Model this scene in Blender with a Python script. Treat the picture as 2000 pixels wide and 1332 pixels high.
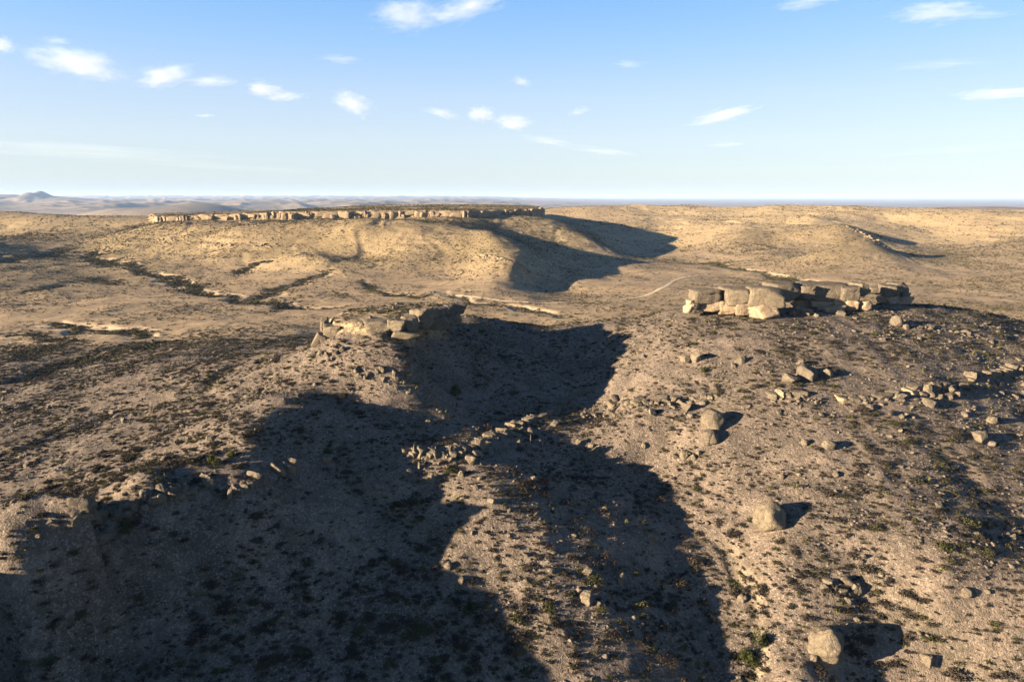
import bpy, bmesh, math, random
import numpy as np
from mathutils import Vector, Matrix, Euler

# ------------------------------------------------------------------ clean slate
for o in list(bpy.data.objects):
    bpy.data.objects.remove(o, do_unlink=True)
scene = bpy.context.scene
COL = scene.collection
random.seed(7)
RNG = np.random.default_rng(7)
rad = math.radians

# ------------------------------------------------------------------ camera
CAMZ = 90.0
PITCH = rad(11.95)
FPX = 1333.0                      # focal length in pixels of the 2000 px wide photograph
cam_data = bpy.data.cameras.new('camera')
cam_data.sensor_width = 36.0
cam_data.lens = 36.0 * FPX / 2000.0
cam_data.clip_start = 0.5
cam_data.clip_end = 200000.0
cam = bpy.data.objects.new('camera', cam_data)
cam.location = (0, 0, CAMZ)
cam.rotation_euler = (rad(90) - PITCH, 0, 0)
COL.objects.link(cam)
scene.camera = cam

# ------------------------------------------------------------------ light
SUN_EL = rad(11.2)
SUN_BACK = rad(22.0)              # the sun stands left of the camera, this far behind it
sdir = Vector((-math.cos(SUN_BACK) * math.cos(SUN_EL), -math.sin(SUN_BACK) * math.cos(SUN_EL), math.sin(SUN_EL)))
world = bpy.data.worlds.new('World')
scene.world = world
world.use_nodes = True
wn = world.node_tree
wn.nodes.clear()
w_out = wn.nodes.new('ShaderNodeOutputWorld')
w_bg = wn.nodes.new('ShaderNodeBackground')
w_sky = wn.nodes.new('ShaderNodeTexSky')
w_sky.sky_type = 'NISHITA'
w_sky.sun_disc = False
w_sky.sun_elevation = SUN_EL
w_sky.sun_rotation = math.atan2(sdir.x, sdir.y)
w_sky.altitude = 1200.0
w_sky.air_density = 1.0
w_sky.dust_density = 0.35
w_sky.ozone_density = 1.6
w_bg.inputs['Strength'].default_value = 0.06
# the clear-day colour of the sky by height above the horizon, the same all the way round, laid over the sky model
w_tc = wn.nodes.new('ShaderNodeTexCoord')
w_sep = wn.nodes.new('ShaderNodeSeparateXYZ')
w_ramp = wn.nodes.new('ShaderNodeValToRGB')
w_mix = wn.nodes.new('ShaderNodeMix')
w_mix.data_type = 'RGBA'
w_mix.inputs['Factor'].default_value = 0.85
SKYGAIN = 3.2
cr = w_ramp.color_ramp
stops = [(0.0, (0.43, 0.50, 0.58)), (0.035, (0.50, 0.57, 0.63)), (0.075, (0.53, 0.61, 0.70)), (0.13, (0.46, 0.58, 0.76)), (0.20, (0.29, 0.50, 0.82)),
         (0.27, (0.175, 0.40, 0.79)), (0.45, (0.09, 0.25, 0.58)), (0.75, (0.045, 0.145, 0.38)), (1.0, (0.035, 0.115, 0.31))]
while len(cr.elements) < len(stops):
    cr.elements.new(0.5)
for e, (p, c) in zip(cr.elements, stops):
    e.position = p
    e.color = (*c, 1)
w_gain = wn.nodes.new('ShaderNodeVectorMath')
w_gain.operation = 'SCALE'
w_gain.inputs['Scale'].default_value = SKYGAIN
wn.links.new(w_tc.outputs['Generated'], w_sep.inputs[0])
wn.links.new(w_sep.outputs['Z'], w_ramp.inputs['Fac'])
wn.links.new(w_ramp.outputs['Color'], w_gain.inputs[0])
wn.links.new(w_sky.outputs[0], w_mix.inputs['A'])
wn.links.new(w_gain.outputs[0], w_mix.inputs['B'])
wn.links.new(w_mix.outputs['Result'], w_bg.inputs['Color'])
wn.links.new(w_bg.outputs[0], w_out.inputs['Surface'])

sun_data = bpy.data.lights.new('sun', 'SUN')
sun_data.energy = 5.0
sun_data.angle = rad(0.55)
sun_data.color = (1.0, 0.80, 0.56)
sun = bpy.data.objects.new('sun', sun_data)
sun.rotation_euler = sdir.to_track_quat('Z', 'Y').to_euler()
sun.location = (-300, -200, 400)
COL.objects.link(sun)

scene.view_settings.view_transform = 'Standard'
scene.view_settings.look = 'None'
scene.view_settings.gamma = 1.0
scene.view_settings.use_curve_mapping = False
scene.view_settings.exposure = 2.6
scene.render.engine = 'CYCLES'
cy = scene.cycles
cy.use_denoising = True
cy.denoiser = 'OPENIMAGEDENOISE'
cy.denoising_input_passes = 'RGB_ALBEDO_NORMAL'
cy.denoising_prefilter = 'ACCURATE'
cy.max_bounces = 4
cy.diffuse_bounces = 2
cy.glossy_bounces = 1
cy.transmission_bounces = 2
cy.volume_bounces = 0
cy.transparent_max_bounces = 8

# ------------------------------------------------------------------ projection helpers
CP, SP = math.cos(PITCH), math.sin(PITCH)


def at(px, py, zr):
    """Ground point seen at photo pixel (px,py) whose height is zr relative to the camera."""
    t = (666.0 - py) / FPX
    y = -zr * (CP + t * SP) / (SP - t * CP)
    d = y * CP - zr * SP
    return ((px - 1000.0) / FPX * d, y, zr)


def project(x, y, z):
    zr = z - CAMZ
    d = y * CP - zr * SP
    return 1000.0 + FPX * x / d, 666.0 - FPX * (y * SP + zr * CP) / d, d


# ------------------------------------------------------------------ noise
def _hash(ix, iy, seed):
    h = (ix.astype(np.int64) * 374761393 + iy.astype(np.int64) * 668265263 + seed * 974634777) & 0xFFFFFFFF
    h = ((h ^ (h >> 13)) * 1274126177) & 0xFFFFFFFF
    return (h ^ (h >> 16)) & 0xFFFF


def pn(x, y, seed=0):
    """2-D gradient noise, about -1..1."""
    x = np.asarray(x, float); y = np.asarray(y, float)
    xi = np.floor(x); yi = np.floor(y)
    fx = x - xi; fy = y - yi
    u = fx * fx * fx * (fx * (fx * 6 - 15) + 10)
    v = fy * fy * fy * (fy * (fy * 6 - 15) + 10)

    def g(dx, dy):
        a = _hash(xi + dx, yi + dy, seed) * (2 * math.pi / 65536.0)
        return np.cos(a) * (fx - dx) + np.sin(a) * (fy - dy)
    a = g(0, 0); b = g(1, 0); c = g(0, 1); d = g(1, 1)
    return 1.5 * ((a + (b - a) * u) * (1 - v) + (c + (d - c) * u) * v)


def sstep(a, b, x):
    t = np.clip((x - a) / (b - a), 0, 1)
    return t * t * (3 - 2 * t)


# ------------------------------------------------------------------ terrain control points (pixel, pixel, height)
NP = [
 # left knoll, its foot and its sunny flank
 (640,684,-42.8),(645,662,-40.6),(700,660,-39.8),(780,658,-40.3),(720,692,-42.2),(800,684,-43),(860,668,-45),(900,645,-46),(618,674,-45.8),
 (560,700,-49.5),(480,700,-55),(400,700,-61),(300,700,-66),(150,720,-71),(0,720,-73),
 (600,705,-46.6),(545,780,-49),(450,800,-54),(300,800,-60),(150,800,-65),(0,800,-69),
 (450,870,-52),(300,900,-55.2),(150,900,-60),(0,900,-64),(300,945,-53),(150,1000,-55.6),(0,1000,-60),
 (180,1022,-53.6),(60,1080,-56),(0,1110,-57.6),(470,858,-51),(560,860,-52.8),
 (640,730,-47.4),(700,760,-50.2),(640,800,-51.8),(720,830,-54.2),(800,730,-50.8),(800,800,-54.2),(900,700,-51.2),(1000,700,-52.8),(900,800,-55.4),(1000,660,-50),(1080,680,-53),(1160,720,-53.2),
 # crest of the saddle between the knolls
 (930,612,-43.6),(1000,625,-46.8),(1130,637,-48),(1250,622,-43.5),(1340,608,-40),
 # shaded draw
 (640,850,-54.6),(620,930,-58.6),(700,950,-61.4),(800,1000,-65),(870,1130,-70.3),(900,1250,-75.1),(930,1332,-78.3),
 (400,1005,-59),(300,1050,-60),(200,1100,-61.4),(100,1130,-60.2),(0,1180,-63),(40,1250,-67),(480,1000,-58.5),
 (550,1050,-64),(400,1150,-69.5),(200,1200,-69),(0,1332,-73),(300,1332,-77.5),(600,1332,-79),(600,1200,-73.5),(750,1100,-70),
 # middle spur
 (760,900,-58.2),(820,868,-56.2),(880,880,-56.4),(880,925,-59.2),(960,830,-56.2),(1000,825,-56.6),(1050,845,-58),(1100,785,-55.6),(1110,850,-59.4),
 (950,950,-59.2),(1000,950,-59.4),(1100,950,-60.6),(1000,1050,-65.8),(1100,1100,-67.8),(1200,1100,-69.1),(1000,1200,-72.8),(1150,1250,-74),
 (1000,1332,-78.4),(1200,1332,-77.8),(1300,1200,-74),(1300,1332,-79.4),(1200,900,-60.6),(1200,1000,-64.2),(930,1080,-68.3),
 # gully and right spur
 (1190,770,-55.2),(1260,860,-60.6),(1330,960,-65.2),(1430,1090,-71.5),(1490,1240,-77.4),(1450,1332,-81),
 (1500,1030,-66),(1530,1100,-69),(1570,1250,-74.4),(1650,1150,-72.6),(1665,1250,-79),(1600,1332,-79.2),
 (1720,1180,-76),(1850,1265,-81.2),(2000,1345,-85),
 (1750,1100,-69.8),(1850,1150,-72.2),(2000,1200,-75.6),(1900,1000,-66.5),(2000,1000,-68),(1700,1000,-65),
 # right hill
 (1400,900,-60.5),(1500,900,-60),(1600,900,-60),(1750,900,-60.5),(1900,900,-62),(2000,880,-62),
 (1250,800,-54),(1350,805,-53.8),(1500,805,-53.8),(1650,805,-53.8),(1800,795,-53.8),(1900,772,-53.8),(2000,742,-53.8),
 (1250,755,-50),(1350,752,-49.8),(1500,755,-50),(1650,752,-49.8),(1800,738,-49.8),(1900,718,-49.8),(2000,700,-49.8),
 (1200,700,-49),(1350,700,-46),(1500,700,-46),(1700,690,-45.5),(1850,680,-46),
 (1300,640,-42),(1400,640,-41.5),(1500,640,-40.6),(1600,625,-40.0),(1700,615,-40),(1760,595,-39.6),(1850,612,-41.8),(1900,625,-43.2),(1980,652,-46.5),
 (1850,597,-41.5),(1930,612,-44),(2000,640,-47.5),
 # valley floor
 (1900,578,-74),(1990,600,-72.5),(1600,545,-75),(1400,590,-73.5),(1200,600,-74.5),(1000,602,-75),(800,592,-75.2),
 (450,655,-70.5),(300,655,-73.8),(100,665,-75),(0,650,-76),(200,605,-75.5),(500,605,-76),(0,605,-75.2),(560,630,-73.5),
 (0,555,-71),(100,525,-68.5),(0,500,-61),(200,540,-73.5),(400,565,-75.2),(620,600,-75.6),(700,575,-73.8),(300,585,-75.5),
 (0,478,-56),(100,470,-57),(0,440,-45),(150,440,-42),(100,421,-30.5),(250,423,-31.5),(0,421,-30.5),(170,490,-66),(60,490,-63),(200,460,-52),(200,440,-42),
 # mesa slope
 (300,520,-68),(300,470,-52),(300,440,-36),(500,540,-71),(500,490,-56),(500,450,-37),(500,431,-30),(400,430,-30),(400,500,-61),
 (700,545,-71),(690,512,-61.8),(700,455,-38),(700,430,-29.4),(640,490,-55.3),(600,505,-59),(560,520,-65.5),(600,450,-36.5),(600,430,-29.6),
 (720,495,-57.6),(800,540,-71),(800,500,-57.5),(800,455,-38),(900,540,-71),(900,500,-57.5),(900,455,-38),(900,430,-29.2),(800,430,-29.4),
 (1025,526,-62.5),(1000,500,-55),(960,455,-37),(1035,545,-71),(935,430,-29.8),
 (1100,548,-73.5),(1180,548,-74.2),(1080,505,-66),(1110,525,-72),(1000,450,-42),(1050,470,-53.5),(1100,495,-66),
 (1060,425,-29),(1120,442,-40),(1160,465,-53),(1200,488,-69.5),(1180,510,-72),
 # valley to the right and the rolling hills
 (1300,500,-77),(1390,510,-78),(1300,485,-75),(1250,530,-75.5),(1300,560,-75),(1500,535,-75),(1400,480,-66),(1450,458,-53),(1300,468,-70),(1400,420,-37),
 (1300,405,-24.5),(1350,440,-50),(1420,440,-45),(1200,440,-50),(1200,420,-38),(1120,430,-47),(1100,406,-26),(1500,495,-69),(1600,500,-70),
 (1600,462,-53),(1600,482,-64),(1500,472,-61),(1580,430,-39),(1650,441,-40),(1550,440,-46),(1500,450,-50),(1600,420,-34),(1700,466,-48),(1740,489,-61),(1680,492,-67),(1800,497,-71),(1850,510,-72),(1770,478,-68),(1800,480,-69),(1800,460,-61),(1750,455,-57),(1800,440,-49),(1720,430,-42),
 (1800,416,-29),(2000,416,-28),(2000,440,-44),(2000,470,-60),(2000,500,-67),(2000,540,-72),(1500,408,-25.5),(1700,413,-27.5),(1900,530,-73),
]
WPTS = [at(*p) for p in NP]
# points out of the picture or behind crests, as (x, y, height)
WPTS += [(-90,84,-57),(-105,72,-57.2),(-120,60,-58),(-160,30,-58.5),(-90,40,-62),(-60,20,-82),(0,10,-90),(60,20,-90),(0,60,-86),(-40,60,-80),(60,70,-86),(130,60,-88),(220,40,-90),
 (-180,90,-57),(-150,130,-63),(-260,150,-75),(-300,300,-77),(-200,10,-50),(-320,40,-80),
 (0,300,-60),(-50,295,-62),(-90,260,-60),(50,310,-58),(100,300,-56),(150,310,-58),(210,320,-62),(0,360,-73),(100,380,-72),(200,400,-72),(-110,230,-58),
 (250,230,-56),(240,150,-67),(210,100,-78),(330,300,-66),(320,180,-70),(400,450,-73),(-500,500,-74),(-480,700,-66),(-800,700,-58),(-1000,1000,-45),
 (-420,330,-76),(-900,1600,-50),(-1600,1300,-40),(-1500,2300,-75),(0,2300,-75),(1000,2400,-60),(2200,2400,-60),(0,1550,-45),(-450,1250,-40),(-180,1250,-40),(100,1250,-48),
 (1400,1000,-50),(1200,600,-70),(1900,1600,-42),(1100,1900,-46),(1500,2200,-58),(700,2100,-48),(1250,1550,-34),(850,1650,-31),(1000,1400,-32),(-1000,1450,-42),(-850,1250,-34),(-1050,1200,-33),(900,900,-62),(700,560,-71),(-700,1250,-38)]
WP = np.array(WPTS)
Y0 = 60.0


def uv(x, y):
    return np.asarray(x) / (np.asarray(y) + Y0), np.log(np.asarray(y) + Y0)


_cu, _cv = uv(WP[:, 0], WP[:, 1])


def _tps_k(r2):
    return 0.5 * r2 * np.log(r2 + 1e-12)


def _fit():
    n = len(_cu)
    r2 = (_cu[:, None] - _cu[None]) ** 2 + (_cv[:, None] - _cv[None]) ** 2
    K = _tps_k(r2) + np.eye(n) * 2e-5
    P = np.stack([np.ones(n), _cu, _cv], 1)
    A = np.block([[K, P], [P.T, np.zeros((3, 3))]])
    return np.linalg.solve(A, np.concatenate([WP[:, 2], np.zeros(3)]))


_tw = _fit()

# the grid: rows in y, columns in x / (y + Y0)
NU = 1080
U = np.linspace(-1.3, 1.3, NU)
rows = [0.0]
while rows[-1] < 2600:
    rows.append(rows[-1] + 0.0046 * (rows[-1] + Y0))
while rows[-1] < 70000:
    rows.append(rows[-1] * 1.024)
YR = np.array(rows)
NR = len(YR)
UU, YY = np.meshgrid(U, YR)
XX = UU * (YY + Y0)
CELL = 0.0046 * (YY + Y0)
VV = np.log(YY + Y0)


def tps_grid():
    z = np.empty_like(XX)
    for j in range(NR):
        if YR[j] > 4000:
            z[j] = -90
            continue
        r2 = (U[:, None] - _cu[None]) ** 2 + (VV[j, 0] - _cv[None]) ** 2
        z[j] = _tps_k(r2) @ _tw[:-3] + _tw[-3] + _tw[-2] * U + _tw[-1] * VV[j, 0]
    return z


Z = tps_grid()


def H(x, y, z=None):
    """Terrain height (relative to the camera) by bilinear lookup."""
    g = Z if z is None else z
    x = np.asarray(x, float); y = np.asarray(y, float)
    u = x / (y + Y0)
    fi = np.clip((u - U[0]) / (U[1] - U[0]), 0, NU - 1.001)
    j = np.clip(np.searchsorted(YR, y) - 1, 0, NR - 2)
    fj = np.clip((y - YR[j]) / (YR[j + 1] - YR[j]), 0, 1)
    i = fi.astype(int); fi = fi - i
    return ((g[j, i] * (1 - fi) + g[j, i + 1] * fi) * (1 - fj) + (g[j + 1, i] * (1 - fi) + g[j + 1, i + 1] * fi) * fj)


_T = np.exp(np.linspace(math.log(60), math.log(6000), 2400))


def hit(px, py):
    """First terrain point on the ray through a photo pixel."""
    vx = (px - 1000) / FPX; vt = (666 - py) / FPX
    dx, dy, dz = vx, CP + vt * SP, -SP + vt * CP
    xs, ys, zs = dx * _T, dy * _T, dz * _T
    below = zs < H(xs, ys)
    k = int(np.argmax(below)) if below.any() else len(_T) - 1
    a, b = _T[max(k - 1, 0)], _T[k]
    for _ in range(18):
        m = 0.5 * (a + b)
        if dz * m < H(dx * m, dy * m):
            b = m
        else:
            a = m
    return dx * b, dy * b, float(H(dx * b, dy * b))


def poly_dist(P, X, Y):
    """Distance to a polyline and the arc parameter 0..1."""
    best = np.full(X.shape, 1e9); par = np.zeros(X.shape)
    P = np.asarray(P, float)
    L = np.r_[0, np.cumsum(np.hypot(*(P[1:, :2] - P[:-1, :2]).T))]
    for k in range(len(P) - 1):
        a, b = P[k, :2], P[k + 1, :2]
        d = b - a; l2 = max(d @ d, 1e-9)
        t = np.clip(((X - a[0]) * d[0] + (Y - a[1]) * d[1]) / l2, 0, 1)
        q = np.hypot(X - a[0] - t * d[0], Y - a[1] - t * d[1])
        m = q < best
        best = np.where(m, q, best)
        par = np.where(m, (L[k] + t * (L[k + 1] - L[k])) / L[-1], par)
    return best, par


def inside(P, X, Y):
    r = np.zeros(X.shape, bool)
    n = len(P)
    for k in range(n):
        x1, y1 = P[k]; x2, y2 = P[(k + 1) % n]
        c = ((y1 > Y) != (y2 > Y)) & (X < (x2 - x1) * (Y - y1) / (y2 - y1 + 1e-12) + x1)
        r ^= c
    return r


# ------------------------------------------------------------------ rolling relief and rock terraces
NEARW = 1 - sstep(260, 420, YY)            # weight of the near hill
MIDW = sstep(260, 420, YY) * (1 - sstep(2300, 3600, YY))
warp = pn(XX / 35, YY / 35, 3)
for k, (L, An, Am) in enumerate([(140, 0.0, 1.5), (60, 0.15, 1.55), (26, 0.62, 0.8), (11, 0.52, 0.36), (5, 0.34, 0.18), (2.4, 0.15, 0.07)]):
    w = sstep(0.30 * L, 0.14 * L, CELL) if True else 1
    n = pn(XX / L + 0.3 * warp, YY / L, 11 + k)
    if k in (1, 2):
        n = 0.55 * n + 0.45 * (0.5 - 1.6 * np.abs(pn(XX / (L * 1.3), YY / (L * 1.3), 41 + k)))
    Z = Z + w * n * (An * NEARW + Am * MIDW)
HILLW = sstep(850, 1150, YY) * (1 - sstep(2000, 2600, YY)) * sstep(120, 320, XX)
Z = Z + HILLW * (7 * pn(XX / 330, YY / 330, 21) + 4.5 * (0.4 - np.abs(pn(XX / 210, YY / 210, 22)) * 1.5))
# the ground between the left crest and the gully leans away from the sun
xg = 22 + (235 - YY) * 0.20
xcr = -50 - (195 - YY) * 0.10
lean = np.where(XX < xg, np.clip((XX - xcr) / (xg - xcr), 0, 1), np.clip(1 - (XX - xg) / 42.0, 0, 1))
lean = lean * lean * (3 - 2 * lean) * 0.5 + lean * 0.5
Z = Z - 7.0 * lean * sstep(60, 95, YY) * (1 - sstep(205, 250, YY) * 0.75) * (1 - sstep(250, 330, YY))
# rills running down the slopes
rl = 0.35 - np.abs(pn(XX / 24 + 0.8 * warp, YY / 150, 23)) * 1.3
Z = Z + sstep(430, 560, YY) * (1 - sstep(900, 960, YY)) * sstep(-71, -64, Z) * 1.3 * rl
rl = 0.35 - np.abs(pn(XX / 60 + 0.8 * warp, YY / 240, 24)) * 1.3
Z = Z + HILLW * 2.2 * rl
rl = 0.35 - np.abs(pn(XX / 9 + 0.5 * warp, YY / 42, 25)) * 1.3
Z = Z + NEARW * 0.30 * rl
rl = 0.35 - np.abs(pn((XX + 0.5 * YY) / 48, (YY - 0.5 * XX) / 9 + 0.4 * warp, 26)) * 1.3
Z = Z + sstep(-40, -70, XX) * NEARW * 0.40 * rl
# limestone benches: thin steps that follow the contour
tn = 3.0 * pn(XX / 50, YY / 50, 71) + 1.6 * pn(XX / 12, YY / 12, 72)
Z = Z + NEARW * (0.03 + 0.20 * sstep(-0.1, 0.6, pn(XX / 22, YY / 22, 73))) * np.sin(2 * math.pi * (Z + tn * 0.5) / 2.3)
tm = 3.5 * pn(XX / 160, YY / 160, 74) + 2 * pn(XX / 40, YY / 40, 76)
Z = Z + MIDW * sstep(-72, -60, Z) * (0.05 + 0.32 * sstep(0.0, 0.6, pn(XX / 70, YY / 70, 75))) * np.sin(2 * math.pi * (Z + tm) / 6.0)

# ------------------------------------------------------------------ washes, gullies
PALE = np.zeros_like(Z)                    # bare pale earth (banks of washes, tracks)
DAMP = np.zeros_like(Z)                    # thicket-lined bottoms
WASHES = [  # pixels, width, depth, paleness, thicket
 ([(161,487),(175,501),(210,511),(262,520),(300,535),(330,545),(353,550),(388,571),(455,581),(511,592),(616,600),(700,600)], 9, 3.2, 0.8, 1.0),
 ([(465,537),(488,516),(515,511),(540,508)], 7, 2.8, 0.4, 0.8),
 ([(500,590),(546,564),(595,546),(640,530)], 7, 2.6, 0.5, 0.8),
 ([(60,632),(110,636),(147,636),(180,645),(238,643),(290,648),(318,660)], 7, 2.6, 1.0, 0.7),
 ([(318,662),(280,678),(224,685),(154,705),(98,722),(30,748)], 6, 2.6, 0.2, 1.0),
 ([(0,655),(60,652),(140,668),(60,690),(0,700)], 6, 1.3, 0.1, 0.6),
 ([(1377,511),(1440,525),(1517,538),(1552,547),(1625,555),(1720,560)], 8, 2.6, 0.9, 0.9),
 ([(860,566),(930,592),(1000,600),(1050,604),(1083,614),(1118,622)], 6, 2.2, 1.0, 0.5),
 ([(700,545),(740,566),(790,575),(850,580)], 6, 1.8, 0.4, 0.8),
 ([(130,480),(90,500),(0,515)], 10, 2.5, 0.0, 0.6),
 ([(0,580),(100,560),(180,545),(260,556)], 8, 1.2, 0.1, 0.5),
 ([(1130,428),(1200,438),(1300,445),(1340,442)], 16, 4.0, 0.0, 0.4),
 ([(1240,455),(1200,440),(1170,436)], 12, 3.0, 0.0, 0.2),
]
GULLIES = [
 ([(1390,1040),(1430,1090),(1462,1160),(1490,1240),(1470,1332)], 1.3, 0.9),
 ([(640,850),(700,950),(800,1000),(870,1130),(900,1250),(930,1332)], 2.6, 0.8),
 ([(1640,1110),(1720,1180),(1850,1265),(2000,1345)], 2.2, 0.7),
 ([(480,700),(380,770),(240,800),(60,870),(0,890)], 2.5, 0.6),
]
WASH_W = []
for pts, w, dep, pale, thick in WASHES:
    P = np.array([hit(*p) for p in pts])
    x0, x1 = P[:, 0].min() - 60, P[:, 0].max() + 60
    y0, y1 = P[:, 1].min() - 60, P[:, 1].max() + 60
    m = (XX > x0) & (XX < x1) & (YY > y0) & (YY < y1)
    xs, ys = XX[m], YY[m]
    wob = 9 * pn(xs / 38, ys / 38, 90) + 4 * pn(xs / 13, ys / 13, 91)
    d, par = poly_dist(P, xs + wob, ys + wob * 0.6)
    prof = np.exp(-(d / w) ** 4)
    end = sstep(0, 0.08, par) * (1 - sstep(0.93, 1.0, par))
    Z[m] -= (0.6 * dep * prof + 0.3 * dep * np.exp(-(d / (w * 2.6)) ** 2)) * end * (0.65 + 0.6 * pn(xs / 40, ys / 40, 97))
    PALE[m] = np.maximum(PALE[m], pale * end * np.exp(-((d - w * 0.95) / (w * 0.35)) ** 2) * sstep(-0.35, 0.25, pn(xs / 30, ys / 30, 92)))
    DAMP[m] = np.maximum(DAMP[m], thick * end * np.exp(-(d / (w * 1.1)) ** 2))
    WASH_W.append((P, w, thick))
for pts, w, dep in GULLIES:
    P = np.array([hit(*p) for p in pts])
    m = (XX > P[:, 0].min() - 15) & (XX < P[:, 0].max() + 15) & (YY > P[:, 1].min() - 15) & (YY < P[:, 1].max() + 15)
    xs, ys = XX[m], YY[m]
    wob = 1.2 * pn(xs / 7, ys / 7, 95) + 0.5 * pn(xs / 2.5, ys / 2.5, 96)
    d, par = poly_dist(P, xs + wob, ys)
    end = sstep(0, 0.1, par) * (1 - sstep(0.95, 1.0, par) * 0.5)
    Z[m] -= dep * end * np.exp(-(d / w) ** 4)
    DAMP[m] = np.maximum(DAMP[m], 0.4 * end * np.exp(-(d / (w * 1.4)) ** 2))
    if dep > 0.85:
        PALE[m] = np.maximum(PALE[m], 0.42 * end * np.exp(-((d - w) / 0.6) ** 2) * sstep(-0.2, 0.3, pn(xs / 6, ys / 6, 98)) * sstep(0.0, 0.3, par) * (xs > np.interp(ys, P[::-1, 1], P[::-1, 0])))

# ------------------------------------------------------------------ knoll cap and mesa cap
KNOLL = [(-58,202),(-55,197),(-49,194),(-41,192),(-31,196),(-26,208),(-20.5,226),(-20,232),(-24,239),(-40,238),(-57,226),(-62,212)]
kd, _ = poly_dist(KNOLL + KNOLL[:1], XX, YY)
kin = inside(KNOLL, XX, YY)
ks = np.where(kin, kd, -kd)
ktop = -36.6 + 0.02 * (YY - 195) + 0.25 * pn(XX / 6, YY / 6, 60) - 0.9 * sstep(-45, -60, XX)
Z = np.where(ks > -8, Z + (np.maximum(ktop, Z) - Z) * sstep(2.2, 4.6, ks), Z)
MESA = [(0.88 * a, 0.88 * b) for a, b in [(-565,1085),(-542,1058),(-500,1042),(-450,1034),(-400,1031),(-320,1024),(-260,1030),(-200,1033),(-130,1036),(-100,1033),(-62,1027),
        (-52,1040),(-32,1072),(-8,1096),(18,1112),(40,1130),(50,1150),(58,1200),(60,1400),(0,1700),(-600,1700),(-680,1300)]]
md, _ = poly_dist(MESA + MESA[:1], XX, YY)
md = np.where(inside(MESA, XX, YY), md, -md)
MD0 = md.copy()
md = md + (3.5 * pn(XX / 24, YY / 24, 61) + 2.2 * pn(XX / 9, YY / 9, 63)) * sstep(60, 10, np.abs(md))
mtop = np.interp(XX, [-500, -400, -290, -176, 0, 53], [-27.6, -23.2, -19.6, -18.8, -18.3, -17.0]) + 0.024 * np.clip(md, 0, 120) * sstep(-430, -260, XX) - 0.014 * np.clip(md - 120, 0, 400) - 0.03 * np.clip(md, 0, 120) * sstep(-300, -430, XX)
mtop = mtop + 0.5 * pn(XX / 40, YY / 40, 62)
Z = np.where(md > -20, Z + (mtop - Z) * sstep(0.0, 6.0, md), Z)
# back of the mesa goes down again far behind
# ------------------------------------------------------------------ far country
FARW = sstep(2300, 4200, YY)
RR = np.hypot(XX, YY)
far = -165 + 6 * pn(XX / 3000, YY / 3000, 101)
rid = 1 - np.abs(pn(XX / 1500, YY / 1500, 102)) * 1.6
rid2 = 1 - np.abs(pn(XX / 620, YY / 620, 103)) * 1.6
hillmask = sstep(0.22, -0.12, UU) * sstep(5000, 9000, YY)
far = far + hillmask * (75 * np.clip(rid, 0, 1) + 45 * np.clip(rid2, 0, 1) + 12 * pn(XX / 300, YY / 300, 104) * sstep(300 * .3, 300 * .12, YY * .024))
far = far + hillmask * sstep(9000, 21000, YY) * 20
# long table mountain on the skyline
tb = sstep(24500, 26500, YY + 900 * pn(XX / 2600, 7.7, 105)) * (1 - sstep(31000, 36000, YY))
th = np.interp(UU, [-1.3, -0.62, -0.3, 0.0, 0.12, 0.35], [62, 74, 72, 48, 12, 0])
far = np.maximum(far, far + tb * (th + 14 * pn(XX / 4200, 3.1, 106) + 8 * pn(XX / 1400, 5.1, 108)))


def bump(px, d, zr_top, sx, sy, pw=2.0):
    x = (px - 1000) / FPX * d * 0.985
    q = np.sqrt(((XX - x) / sx) ** 2 + ((YY - d) / sy) ** 2)
    return (zr_top + 165) * np.exp(-q ** pw)


pk = np.maximum.reduce([bump(78, 11000, 100, 400, 700, 1.25), bump(110, 11100, 4, 1100, 1000, 1.6), bump(20, 11500, 38, 900, 1100, 1.8),
                        bump(190, 11200, -52, 1000, 900, 1.8), bump(-60, 10500, 25, 600, 1100, 1.7), bump(0, 9800, -60, 700, 700, 1.6), bump(250, 11400, -112, 700, 700, 1.8)])
far = np.maximum(far, -165 + pk + 6 * pn(XX / 250, YY / 250, 107) * sstep(0, 30, pk))
far = np.maximum(far, -165 + bump(-150, 24000, 70, 2200, 2500, 3))
far = np.maximum(far, -165 + bump(310, 5200, -82, 560, 450, 4) + bump(450, 5600, -110, 420, 400, 3))
# pale table hill on the right
far = np.maximum(far, -165 + np.minimum(bump(1930, 3300, -22, 620, 420, 2.6), 137 + 1.5 * pn(XX / 200, YY / 200, 109)))
far = np.maximum(far, -165 + np.minimum(bump(2250, 3500, -18, 700, 520, 2.6), 142))
Z = Z * (1 - FARW) + far * FARW
Z = np.where(YY > 3000, np.maximum(Z, -170), Z)

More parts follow.
